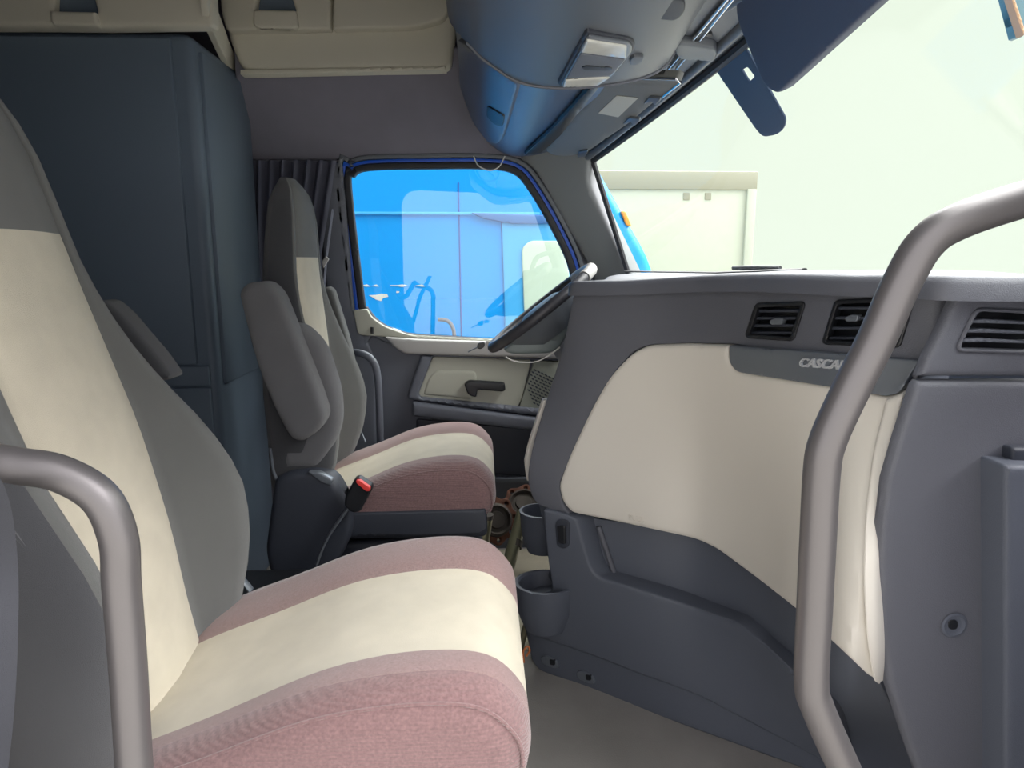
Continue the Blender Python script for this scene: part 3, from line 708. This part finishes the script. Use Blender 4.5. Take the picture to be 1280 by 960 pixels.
sbp = tube('passenger_seat_belt', cat([tuple(PY(x, y, Y)) for x, y, Y in ((-90, 540, .45), (-26, 610, .52), (-6, 700, .58), (-4, 800, .6), (-8, 900, .62), (-18, 1000, .64), (-40, 1200, .64))], 6), .016, M['belt'], None, 10, .12)
tag(sbp, 'grey belt webbing hanging at the far left edge beside the near seat', 'seat belt')
# low dark console between the seats at the back
bt = box('storage_box', -.72, -.36, 1.42, 1.70, 0, .41, M['black'], None, .03, 3); tag(bt, 'low black box between the two seats behind the near backrest', 'box')

# ================================================================== GRAB HANDLES AT THE PASSENGER DOOR
def smoothpath(p, n=8): return cat([tuple(q) for q in p], n)
h1 = smoothpath([V((-.60, .41, .93)), V((-.53, .52, .95)), PY(-90, 566, .575), PY(-30, 573, .60), PY(20, 582, .60), PY(75, 592, .60), PY(125, 622, .60), PY(148, 672, .60), PY(152, 730, .60), PY(160, 830, .60), PY(168, 960, .60), PY(178, 1100, .60), PY(150, 1200, .58), V((-.45, .50, .36)), V((-.59, .41, .36))])
tag(tube('grab_handle', h1, .0165, M['handle'], None, 20), 'thick grey tube grab handle in front of the near seat at lower left', 'grab handle')
h2 = smoothpath([V((.64, .41, 1.33)), V((.59, .525, 1.318)), PY(1330, 238, .59), PY(1280, 249, .60), PY(1200, 276, .60), PY(1158, 303, .60), PY(1128, 352, .60), PY(1095, 425, .60), PY(1062, 490, .60), PY(1035, 550, .60), PY(1027, 590, .60), PY(1022, 680, .60), PY(1018, 760, .60), PY(1014, 850, .60), PY(1022, 885, .60), PY(1055, 960, .60), PY(1100, 1060, .60), PY(1140, 1150, .58), V((.48, .50, .40)), V((.56, .41, .36))])
tag(tube('grab_handle', h2, .0165, M['handle'], None, 20), 'long bent grey tube grab handle in front of the dashboard at right', 'grab handle')

# ================================================================== STEERING WHEEL
wc = (PY(612, 437, 2.07)+PY(742, 333, 2.07))/2; wu = (PY(742, 333, 2.07)-PY(612, 437, 2.07)); RW = wu.length/2-.012; wu.normalize(); wn = V((-wu.z, 0, wu.x)); wv = V((0, 1, 0))
wn = (wn+V((0, .05, 0))).normalized(); wv = wn.cross(wu).normalized(); wu = wv.cross(wn).normalized()
swh = thing('steering_wheel', wc, 'black and grey steering wheel seen edge-on beneath the driver window', 'steering wheel')
def wpt(a, r, h=0): return wc+wu*math.cos(a)*r+wv*math.sin(a)*r+wn*h
bm = bmesh.new(); tube_bm(bm, [wpt(2*math.pi*k/64, RW) for k in range(65)], .016, 12, False); bmesh.ops.remove_doubles(bm, verts=bm.verts, dist=1e-4); link('rim', bm, M['wheel'], swh, 60)
tube('rim_top_grip', [wpt(math.pi*2*k/64, RW) for k in range(-7, 8)], .0185, M['sill'], swh, 12)
for a in (math.pi*.5, -math.pi*.5, math.pi): 
    tube('spoke', [wpt(a, .05, -.02), wpt(a, RW*.6, -.012), wpt(a, RW, 0)], [.028, .02, .014], M['wheelgrey'], swh, 10, .5)
rings = []
for h, r in ((.012, .01), (.012, .06), (0, .085), (-.03, .09), (-.07, .085), (-.10, .07)): rings.append([wpt(2*math.pi*k/28, r, h) for k in range(28)])
loft('hub', rings, M['wheelgrey'], swh, 40)
# lower dish cover (grey) that shows under the rim
rings = []
for h, r in ((-.015, RW*.80), (-.03, RW*.78), (-.075, .10), (-.085, .09)): rings.append([wpt(2*math.pi*k/40, r*(1 if math.cos(2*math.pi*k/40) < .2 else .9), h) for k in range(40)])
loft('lower_cover', rings, M['slate'], swh, 40)
cz0 = wc-wn*.09
tube('column_shroud', [cz0, wc-wn*.16+V((.03, 0, -.02)), V((.36, 2.07, .84)), V((.52, 2.07, .80))], [.055, .07, .08, .08], M['grey'], swh, 16)
patch('wheel_skirt', rnd([(650, 420), (713, 372), (716, 396), (704, 430), (690, 442), (640, 443), (628, 438)], [20, 6, 6, 10, 10, 10, 10]), onY(2.0), .04, M['wheelgrey'], swh, step=8, rim=.01)
cw = tube('thin_cable', cat([tuple(PY(x, y, 1.9)) for x, y in ((632, 446), (642, 451), (655, 453), (670, 452), (685, 445), (700, 434))], 6), .0022, M['wire'], None, 8)
tag(cw, 'thin white cable sagging under the steering wheel', 'cable')
ky = thing('ignition_key', PY(605, 432, 2.3), 'small black key hanging left of the steering wheel rim', 'key')
patch('key_head', rnd([(597, 429), (606, 427), (606, 434), (600, 437), (596, 435)], 3), onY(2.3), .01, M['black'], ky, step=3, rim=.003)
tube('key_blade', [PY(597, 434, 2.3), PY(585, 440, 2.3)], .0025, M['trim'], ky, 6)
patch('key_tag', rnd([(607, 426), (617, 427), (614, 432), (607, 432)], 2), onY(2.3), .005, M['sill'], ky, step=3, rim=.002)

# ================================================================== DASHBOARD
A_T = ([.08, .135, .20, .27, .33, .40, .47, .56, .64, .70, .9], [1.88, 1.76, 1.68, 1.60, 1.51, 1.38, 1.25, 1.12, 1.04, 1.0, .99])
A_M = ([.03, .07, .14, .20, .27, .33, .38, .45, .50, .55, .58, .62, .9], [1.84, 1.78, 1.73, 1.69, 1.64, 1.60, 1.52, 1.35, 1.20, 1.07, .99, .95, .95])
A_F = ([.05, .079, .16, .24, .327, .43, .538, .62, .75, 1.0], [1.90, 1.845, 1.76, 1.67, 1.578, 1.49, 1.409, 1.36, 1.30, 1.25])
def Dz(a, z):
    T = sm(*A_T, a); Mi = sm(*A_M, a); Fl = sm(*A_F, a)
    if z >= 1.02: return T
    if z >= .62:
        t = (z-.62)/.40; t = t*t*(3-2*t); return lerp(Mi, T, t)
    t = max(0, z)/.62; t = t*t*(3-2*t); return lerp(Fl, Mi, t)
def face(off=0.0): return march(lambda P: P.y-(Dz(P.x/max(.05, P.y), P.z)+off), .6, 2.8, 44)
F0 = face(0); 
dsh = thing('dashboard', (.6, 1.5, 0), 'large grey dashboard with beige glovebox panel, air vents and cup holder', 'dashboard')
NF = (-.72, -.69, 0)
# deep carcass behind the panels
patch('carcass', [(724, 356), (1188, 352), (1150, 470), (1112, 600), (1104, 700), (1110, 850), (1160, 1000), (1003, 961), (850, 905), (665, 838), (662, 800), (690, 700), (668, 610), (690, 500), (708, 430)], face(.075), .25, M['dash2'], dsh, step=14, rim=.004, N=NF)
# upper dark fascia incl. left strip of the centre console
upper = [(717, 362), (800, 360), (1000, 359), (1193, 358), (1168, 420), (1146, 476), (1136, 470), (915, 430), (860, 429), (812, 431), (792, 438), (764, 470), (738, 530), (699, 604), (703, 630), (712, 644), (680, 635), (666, 626), (658, 600), (664, 560), (684, 494), (703, 436)]
vent1 = rnd([(947, 381), (1005, 379), (991, 424), (934, 420)], 4); vent2 = rnd([(1046, 377), (1142, 373), (1124, 432), (1030, 428)], 5)
patch('upper_fascia', rnd(upper, [2, 2, 2, 2, 20, 3, 3, 8, 6, 8, 10, 20, 20, 6, 6, 3, 6, 8, 12, 20, 30, 20]), F0, .07, M['dash'], dsh, step=9, rim=.005, holes=[vent1, vent2], N=NF)
# beige panel
beige = [(812, 431), (862, 429), (913, 431), (913, 450), (922, 463), (1060, 484), (1108, 494), (1138, 486), (1118, 560), (1106, 640), (1101, 720), (1103, 800), (1105, 853), (1085, 843), (1040, 800), (1000, 764), (950, 725), (897, 686), (872, 674), (845, 668), (780, 654), (716, 641), (704, 628), (699, 606), (712, 570), (740, 510), (764, 468), (792, 440)]
bp = patch('beige_panel', rnd(beige, [8, 4, 3, 6, 8, 10, 6, 3, 30, 30, 30, 30, 4, 5, 20, 20, 20, 10, 14, 20, 20, 6, 8, 8, 20, 30, 20, 14]), F0, .05, M['beige'], dsh, step=9, rim=.012, out=.008, N=NF)
a, b = F0(788, 641)+V(NF)*.009, F0(806, 644)+V(NF)*.009
nn = (F0(788, 641)-F0(806, 644)).cross(F0(800, 600)-F0(800, 641)); nn = nn if nn.dot(EYE-a) > 0 else -nn
text_obj('embossed_word', 'PULL', M['beige'], F0(786, 648)+nn.normalized()*.012, b-a, nn, .020, .0012, bp)
# raised beige edge strip on the right of the panel
strip = [(1112, 497), (1136, 488), (1117, 560), (1106, 640), (1101, 720), (1103, 800), (1104, 850), (1096, 842), (1088, 790), (1084, 720), (1086, 640), (1096, 560)]
patch('beige_edge', rnd(strip, [3, 3, 20, 20, 20, 20, 3, 4, 20, 20, 20, 20]), F0, .03, M['beige'], dsh, step=7, rim=.008, out=.026, N=NF)
# silver name strip
ns = patch('name_strip', rnd([(915, 431), (1000, 437), (1153, 449), (1140, 470), (1128, 490), (1112, 494), (1050, 484), (924, 464), (915, 452)], [3, 2, 3, 10, 10, 4, 2, 10, 8]), F0, .04, M['trim'], dsh, step=7, rim=.004, out=.016, N=NF)
o0, o1 = F0(1008, 457), F0(1062, 461)
n2 = (o1-o0).cross(F0(1030, 440)-F0(1030, 470)); n2 = n2 if n2.dot(EYE-o0) > 0 else -n2; n2.normalize()
text_obj('name_letters', 'CASCADIA', mat('silver_letters', (205, 208, 212), .25, metal=.35), o0+n2*.018+V((0, 0, .0)), o1-o0, n2, .022, .002, ns, shear=.35, xs=1.30, bold=.0007)
# air vents
def make_vent(poly, n, cx, cy):
    v = patch('air_vent', offset(poly, 2.5), F0, .03, M['black'], dsh, step=6, rim=.003, out=.006, N=NF, holes=[offset(poly, -3)])
    patch('vent_back', poly, face(.04), .02, M['black'], v, step=8, rim=0, N=NF)
    tl_, tr_, br, bl = [V(q) for q in ((min(p[0] for p in poly if p[1] < cy), min(p[1] for p in poly)+3), (max(p[0] for p in poly), min(p[1] for p in poly)+3), (max(p[0] for p in poly if p[1] > cy), max(p[1] for p in poly)-3), (min(p[0] for p in poly), max(p[1] for p in poly)-3))]
    for i in range(n):
        t = (i+.7)/(n+.2); l = tl_.lerp(bl, t); r = tr_.lerp(br, t); h = 3.2
        patch('slat', rnd([(l.x+3, l.y-h*.5), (r.x-4, r.y-h*.5), (r.x-5, r.y+h*.6), (l.x+2, l.y+h*.6)], 1), face(.008), .022, M['dark'], v, step=7, rim=.001, N=NF)
    patch('thumb_tab', rnd([(cx-9, cy-1), (cx, cy-5), (cx+9, cy-4), (cx+7, cy+4), (cx-7, cy+4)], 2), face(-.004), .02, M['trim'], v, step=4, rim=.002, N=NF)
make_vent(vent1, 4, 970, 402); make_vent(vent2, 4, 1064, 398)
# dash top slab
def ztopf(Y): return interp([.9, 1.0, 1.3, 1.75, 2.6], [1.179, 1.181, 1.170, 1.147, 1.14], Y)
pl = []
for (x, y) in ((714, 362), (760, 361), (820, 360), (880, 360), (940, 359), (1000, 359), (1060, 358), (1120, 358), (1192, 357)):
    p = F0(x, y); pl.append((p.x-.018, p.y-.018))
pl = pl[:-1]+[(.645, .94), (.70, .925), (.84, .915), (1.0, .90), (.96, .62)]
pl += [(ws(Y, 1).x-.012, Y) for Y in (.75, .9, 1.1, 1.3, 1.54, 1.8, 2.0, 2.2, 2.4, 2.55)]
pl += [(.50, 2.52), (.42, 2.3), (.36, 2.0), (.27, 1.83)]
plr = rnd(pl, [.03]+[.04]*(len(pl)-1), 4)
def topfn(u, v): return V((u, v, ztopf(v)+.018*max(0, min(1, (u-.3)/.4)) if v > 1.2 else ztopf(v)+.004))
def topfn(u, v):
    k = max(0, min(1, (v-1.1)/.4)); return V((u, v, ztopf(v)+.020*k*max(0, min(1, (u-.35)/.35))))
dt = patch('dash_top', plr, topfn, .036, M['dash'], dsh, step=.05, N=(0, 0, 1), unit=1, rim=.013, ang=50)
tube('defrost_slot', [V((.50, 2.35, ztopf(2.35)+.021)), V((.66, 1.9, ztopf(1.9)+.021)), V((.72, 1.5, ztopf(1.5)+.021))], .007, M['black'], dsh, 8, .4)
# closed block behind the face, under the dash top, to the driver side
bm = bmesh.new(); prism_bm(bm, [V((.40, 1.85, .45)), V((.56, 2.6, .45)), V((1.10, 2.6, .45)), V((1.10, 1.5, .45)), V((.70, 1.5, .45))], [V((.36, 1.9, 1.12)), V((.50, 2.5, 1.12)), V((.64, 2.5, 1.12)), V((.98, 1.6, 1.12)), V((.66, 1.5, 1.12))]); link('driver_side_body', bm, M['dash2'], dsh)
# beige trim on the driver facing side of the centre console
patch('console_side_trim', rnd([(656, 578), (661, 556), (679, 500), (690, 500), (672, 560), (666, 600), (659, 602), (657, 590)], [2, 10, 2, 2, 10, 6, 2, 2]), onY(1.82), .03, M['beige'], dsh, step=6, rim=.003)
# right end of the dashboard facing the open door
CY = .955
ridge = [(1200, 360), (1183, 400), (1160, 445), (1145, 482), (1124, 545), (1108, 600), (1101, 660), (1099, 720), (1102, 790), (1112, 860), (1135, 930), (1170, 1030)]
cap = ridge+[(1420, 1030), (1420, 360)]
gv = rnd([(1222, 388), (1300, 392), (1300, 439), (1198, 436)], [8, 3, 3, 6])
patch('end_panel', [(x, y) for x, y in ridge[3:]]+[(1420, 1030), (1420, 476), (1150, 476)], onY(CY), .018, M['dash'], dsh, step=12, rim=.012, N=(0, -1, 0))
patch('end_vent_panel', [(1200, 362), (1183, 400), (1160, 445), (1150, 471), (1420, 471), (1420, 366)], onY(CY), .018, M['dash'], dsh, step=10, rim=.010, N=(0, -1, 0), holes=[gv])
ev = patch('end_vent', offset(gv, 2), onY(CY+.045), .02, M['black'], dsh, step=12, rim=0, N=(0, -1, 0))
for k in range(3):
    y = 402+k*12
    patch('slat', rnd([(1214-k*6, y-2), (1232, y-3), (1300, y+1), (1300, y+4), (1236, y+2), (1212-k*6, y+2)], 2), onY(CY+.004), .03, M['grey'], ev, step=10, rim=.002, N=(0, -1, 0))
patch('vent_surround', offset(gv, 4), onY(CY), .02, M['dash'], dsh, step=10, rim=.004, out=.004, N=(0, -1, 0), holes=[offset(gv, -1)])
# screw well
bm = bmesh.new(); sc0 = PY(1192, 781, CY)
for (r0, r1, y0, y1) in ((.021, .017, -.002, -.003), (.017, .012, -.003, -.0015), (.012, .004, -.0015, -.001)):
    ra = [bm.verts.new(sc0+V((math.cos(t*math.pi/14)*r0, y0, math.sin(t*math.pi/14)*r0))) for t in range(28)]
    rb = [bm.verts.new(sc0+V((math.cos(t*math.pi/14)*r1, y1, math.sin(t*math.pi/14)*r1))) for t in range(28)]
    for t in range(28): bm.faces.new((ra[t], ra[(t+1) % 28], rb[(t+1) % 28], rb[t]))
link('screw_well', bm, M['dash2'], dsh)
patch('screw_head', rnd([(1184, 774), (1196, 774), (1196, 786), (1184, 786)], 6), onY(CY), .003, M['black'], dsh, step=4, rim=.001, out=.003, N=(0, -1, 0))
# door jamb pieces at far right
patch('hinge_cover', rnd([(1257, 582), (1420, 586), (1420, 1040), (1257, 1040)], 5), onY(CY-.05), .08, M['dash2'], dsh, step=14, rim=.008, N=(0, -1, 0))
patch('hinge_cap', rnd([(1266, 560), (1420, 562), (1420, 590), (1264, 590)], 4), onY(CY-.02), .06, M['dark'], dsh, step=12, rim=.006, N=(0, -1, 0))
# lower body: shelf pocket, bin, kick panel
patch('lower_bin', rnd([(678, 636), (712, 645), (721, 650), (738, 710), (748, 722), (800, 737), (862, 757), (926, 780), (965, 815), (1002, 852), (1040, 905), (1052, 950), (1030, 952), (960, 916), (868, 868), (806, 846), (735, 818), (664, 795), (650, 778), (641, 742), (668, 742), (690, 738), (684, 700)], [4, 4, 4, 10, 10, 20, 20, 6, 14, 20, 20, 6, 6, 20, 20, 20, 20, 8, 10, 5, 5, 6, 10]), face(-.012), .07, M['dash2'], dsh, step=8, rim=.007, N=NF)
sw2 = patch('rocker_switch', rnd([(695, 654), (700, 648), (710, 650), (713, 656), (712, 682), (706, 686), (697, 682)], 4), face(-.012), .02, M['dark'], dsh, step=4, rim=.002, out=.005, N=NF)
patch('rocker_key', rnd([(698, 656), (709, 656), (709, 680), (700, 678)], 4), face(-.012), .012, M['black'], sw2, step=4, rim=.003, out=.009, N=NF)
patch('cubby_back', rnd([(718, 645), (850, 662), (905, 680), (1000, 758), (1100, 852), (1150, 960), (1008, 966), (930, 780), (750, 724), (735, 705)], 4), face(.05), .04, M['dash2'], dsh, step=9, rim=.002, N=NF)
tube('cubby_rib', [face(.046)(748, 658), face(.046)(773, 732)], .008, M['dash'], dsh, 10)
kick = patch('kick_panel', rnd([(655, 785), (668, 792), (760, 812), (880, 858), (1015, 928), (1060, 990), (1004, 962), (850, 906), (740, 866), (672, 838), (664, 826), (658, 800)], [4, 8, 10, 10, 10, 4, 4, 10, 10, 8, 4, 6]), face(0), .09, M['dash2'], dsh, step=9, rim=.008, N=NF)
for (x, y) in ((686, 827), (731, 846)):
    c = patch('clip_recess', rnd([(x-10, y-6), (x-4, y-8), (x+10, y-1), (x+13, y+8), (x+6, y+8), (x-8, y+2)], 3), face(-.004), .01, M['trim'], kick, step=4, rim=.002, out=.003, N=NF)
    patch('clip_screw', rnd([(x+2, y-4), (x+9, y-2), (x+9, y+4), (x+3, y+3)], 2), face(-.004), .008, M['black'], c, step=3, rim=.001, out=.006, N=NF)
# cup holders that stick out towards the seats
ccx = face(0)(690, 722)
def cup(px, py, Y, r, hgt, name):
    c = PY(px, py, Y); bm = bmesh.new(); N_ = 36
    prof = [(r*.66, -hgt), (r*.90, -hgt*.6), (r*.97, -.015), (r, -.003), (r, 0), (r*.9, .001), (r*.84, -.004), (r*.78, -hgt*.6), (r*.05, -hgt*.62)]
    R_ = [[bm.verts.new(c+V((math.cos(2*math.pi*k/N_)*a*1.15, math.sin(2*math.pi*k/N_)*a, h))) for k in range(N_)] for a, h in prof]
    for i in range(len(R_)-1):
        for k in range(N_): bm.faces.new((R_[i][k], R_[i][(k+1) % N_], R_[i+1][(k+1) % N_], R_[i+1][k]))
    bm.faces.new(R_[0][::-1]); bm.faces.new(R_[-1])
    return link(name, bm, M['dash2'], dsh, 40)
cup(682, 727, 1.80, .078, .14, 'cup_holder')
cup(680, 638, 1.98, .066, .13, 'cup_holder')

# ================================================================== THINGS ON THE FLOOR
fs = patch('floor_sheet', [(.0, 1.95), (.34, 1.92), (.36, 2.69), (-.05, 2.69)], wZ(.004), .004, M['tan'], None, N=(0, 0, 1), unit=1, step=.1, rim=0)
tag(fs, 'pale tan sheet lying on the floor in front of the far seat', 'floor sheet')
def axle(name, c, nrm, R_, end, rs, label):
    root = thing(name, end, label, 'axle shaft'); nrm = V(nrm).normalized()
    u = nrm.cross(V((0, 0, 1))).normalized(); w = nrm.cross(u).normalized()
    def pt(a, r, h=0): return c+u*math.cos(a)*r+w*math.sin(a)*r+nrm*h
    loc = Matrix((u, w, nrm)).transposed()
    ol = []
    for k in range(96):
        a = 2*math.pi*k/96; ol.append((math.cos(a)*R_*(1+.07*math.cos(8*a)), math.sin(a)*R_*(1+.07*math.cos(8*a))))
    hs = []
    for k in range(8):
        a = 2*math.pi*k/8; hs.append([(math.cos(a)*R_*.86+math.cos(t*math.pi/5)*R_*.10, math.sin(a)*R_*.86+math.sin(t*math.pi/5)*R_*.10) for t in range(10)])
    fl = patch('flange', ol, lambda x, y: c+u*x+w*y, .016, M['rust'], root, holes=hs, step=R_*.25, N=nrm, unit=1, rim=.003)
    rings = [[pt(2*math.pi*k/32, r*R_, h) for k in range(32)] for r, h in ((.72, .0), (.70, .012), (.60, .016), (.52, .004), (.38, .004), (.34, .012), (.05, .012))]
    loft('flange_hub', rings, M['iron'], fl, 30)
    tube('shaft', [c-nrm*.01, c-nrm*.05, end] if rs else [c, end], [rs*1.4, rs, rs], M['shaft'], root, 16)
axle('axle_shaft', PY(620, 650, 2.34), (.35, -.85, .4), .085, PY(622, 664, 2.62)+V((0, 0, -.02)), .02, 'rusty bolt flange lying left on the floor against another, beside the far seat')
axle('axle_shaft', PY(655, 630, 2.44), (-.1, -.6, .8), .085, V((.22, 2.5, .14)), .02, 'rusty bolt flange tilted behind the cup holder under the dashboard')
r1 = thing('steel_rod', V(onZ(.03)(597, 740)), 'short olive steel rod standing against the front of the far seat', 'rod')
tube('rod_body', [PY(608, 645, 2.02), PY(603, 680, 2.0), onZ(.02)(596, 770)], .021, M['shaft'], r1, 16); tube('rod_cap', [PY(608, 643, 2.02), PY(608, 648, 2.02)], .023, M['iron'], r1, 16)
r2 = thing('steel_rod', V(onZ(.03)(622, 800)), 'long olive steel rod leaning beside the cup holder', 'rod')
tube('rod_body', [PY(654, 640, 2.20), PY(640, 690, 2.1), PY(628, 735, 2.0), onZ(.03)(612, 790)], .022, M['shaft'], r2, 16); tube('rod_collar', [PY(645, 676, 2.13), PY(643, 684, 2.115)], .0245, M['iron'], r2, 16)
r3 = thing('steel_rod', V(onZ(.02)(646, 830)), 'pale thin rod end poking out under the cup holder', 'rod')
tube('rod_body', [PY(662, 765, 1.86), onZ(.02)(648, 820)], .010, M['shaft'], r3, 12); tube('rod_tip', [PY(664, 760, 1.87), PY(661, 768, 1.855)], .012, M['chrome'], r3, 12)
hk = thing('wire_hook', V(onZ(.06)(657, 815)), 'small copper coloured hook beside the foot of the dashboard', 'hook')
tube('hook_body', cat([tuple(PY(x, y, 1.72)) for x, y in ((655, 828), (654, 815), (659, 808), (662, 813), (658, 820))], 5), .003, M['copper'], hk, 8)

# ================================================================== LIGHT
w = bpy.data.worlds.new('sky'); bpy.context.scene.world = w; w.use_nodes = True; nt = w.node_tree; bg = nt.nodes['Background']
tc = nt.nodes.new('ShaderNodeTexCoord'); sx = nt.nodes.new('ShaderNodeSeparateXYZ'); nt.links.new(tc.outputs['Generated'], sx.inputs[0])
mr_ = nt.nodes.new('ShaderNodeMapRange'); mr_.interpolation_type = 'SMOOTHSTEP'
mr_.inputs['From Min'].default_value = -.35; mr_.inputs['From Max'].default_value = .25; mr_.inputs['To Min'].default_value = 2.1; mr_.inputs['To Max'].default_value = 1.06
nt.links.new(sx.outputs['Y'], mr_.inputs['Value']); 
mz = nt.nodes.new('ShaderNodeMapRange'); mz.interpolation_type = 'SMOOTHSTEP'
mz.inputs['From Min'].default_value = .30; mz.inputs['From Max'].default_value = .62; mz.inputs['To Min'].default_value = 0; mz.inputs['To Max'].default_value = 1
mxx = nt.nodes.new('ShaderNodeMapRange'); mxx.interpolation_type = 'SMOOTHSTEP'
mxx.inputs['From Min'].default_value = -.35; mxx.inputs['From Max'].default_value = .4; mxx.inputs['To Min'].default_value = .3; mxx.inputs['To Max'].default_value = 12
dd_ = nt.nodes.new('ShaderNodeVectorMath'); dd_.operation = 'DOT_PRODUCT'; dd_.inputs[1].default_value = (.75, .66, 0)
nt.links.new(tc.outputs['Generated'], dd_.inputs[0]); nt.links.new(dd_.outputs['Value'], mxx.inputs['Value']); nt.links.new(sx.outputs['Z'], mz.inputs['Value'])
mm_ = nt.nodes.new('ShaderNodeMath'); mm_.operation = 'MULTIPLY'; nt.links.new(mz.outputs['Result'], mm_.inputs[0]); nt.links.new(mxx.outputs['Result'], mm_.inputs[1])
ad = nt.nodes.new('ShaderNodeMath'); ad.operation = 'ADD'
nt.links.new(mr_.outputs['Result'], ad.inputs[0]); nt.links.new(mm_.outputs[0], ad.inputs[1]); nt.links.new(ad.outputs[0], bg.inputs['Strength'])

mc = nt.nodes.new('ShaderNodeMix'); mc.data_type = 'RGBA'; mf = nt.nodes.new('ShaderNodeMapRange')
mf.inputs['From Min'].default_value = 1.06; mf.inputs['From Max'].default_value = 2.2
nt.links.new(ad.outputs[0], mf.inputs['Value']); nt.links.new(mf.outputs['Result'], mc.inputs['Factor'])
mc.inputs[6].default_value = (.90, .97, .85, 1); mc.inputs[7].default_value = (1.0, .975, .985, 1); nt.links.new(mc.outputs[2], bg.inputs['Color'])
sc = bpy.context.scene; sc.view_settings.view_transform = 'Standard'; sc.view_settings.look = 'None'; sc.view_settings.exposure = 0; sc.view_settings.gamma = 1; sc.view_settings.use_curve_mapping = False
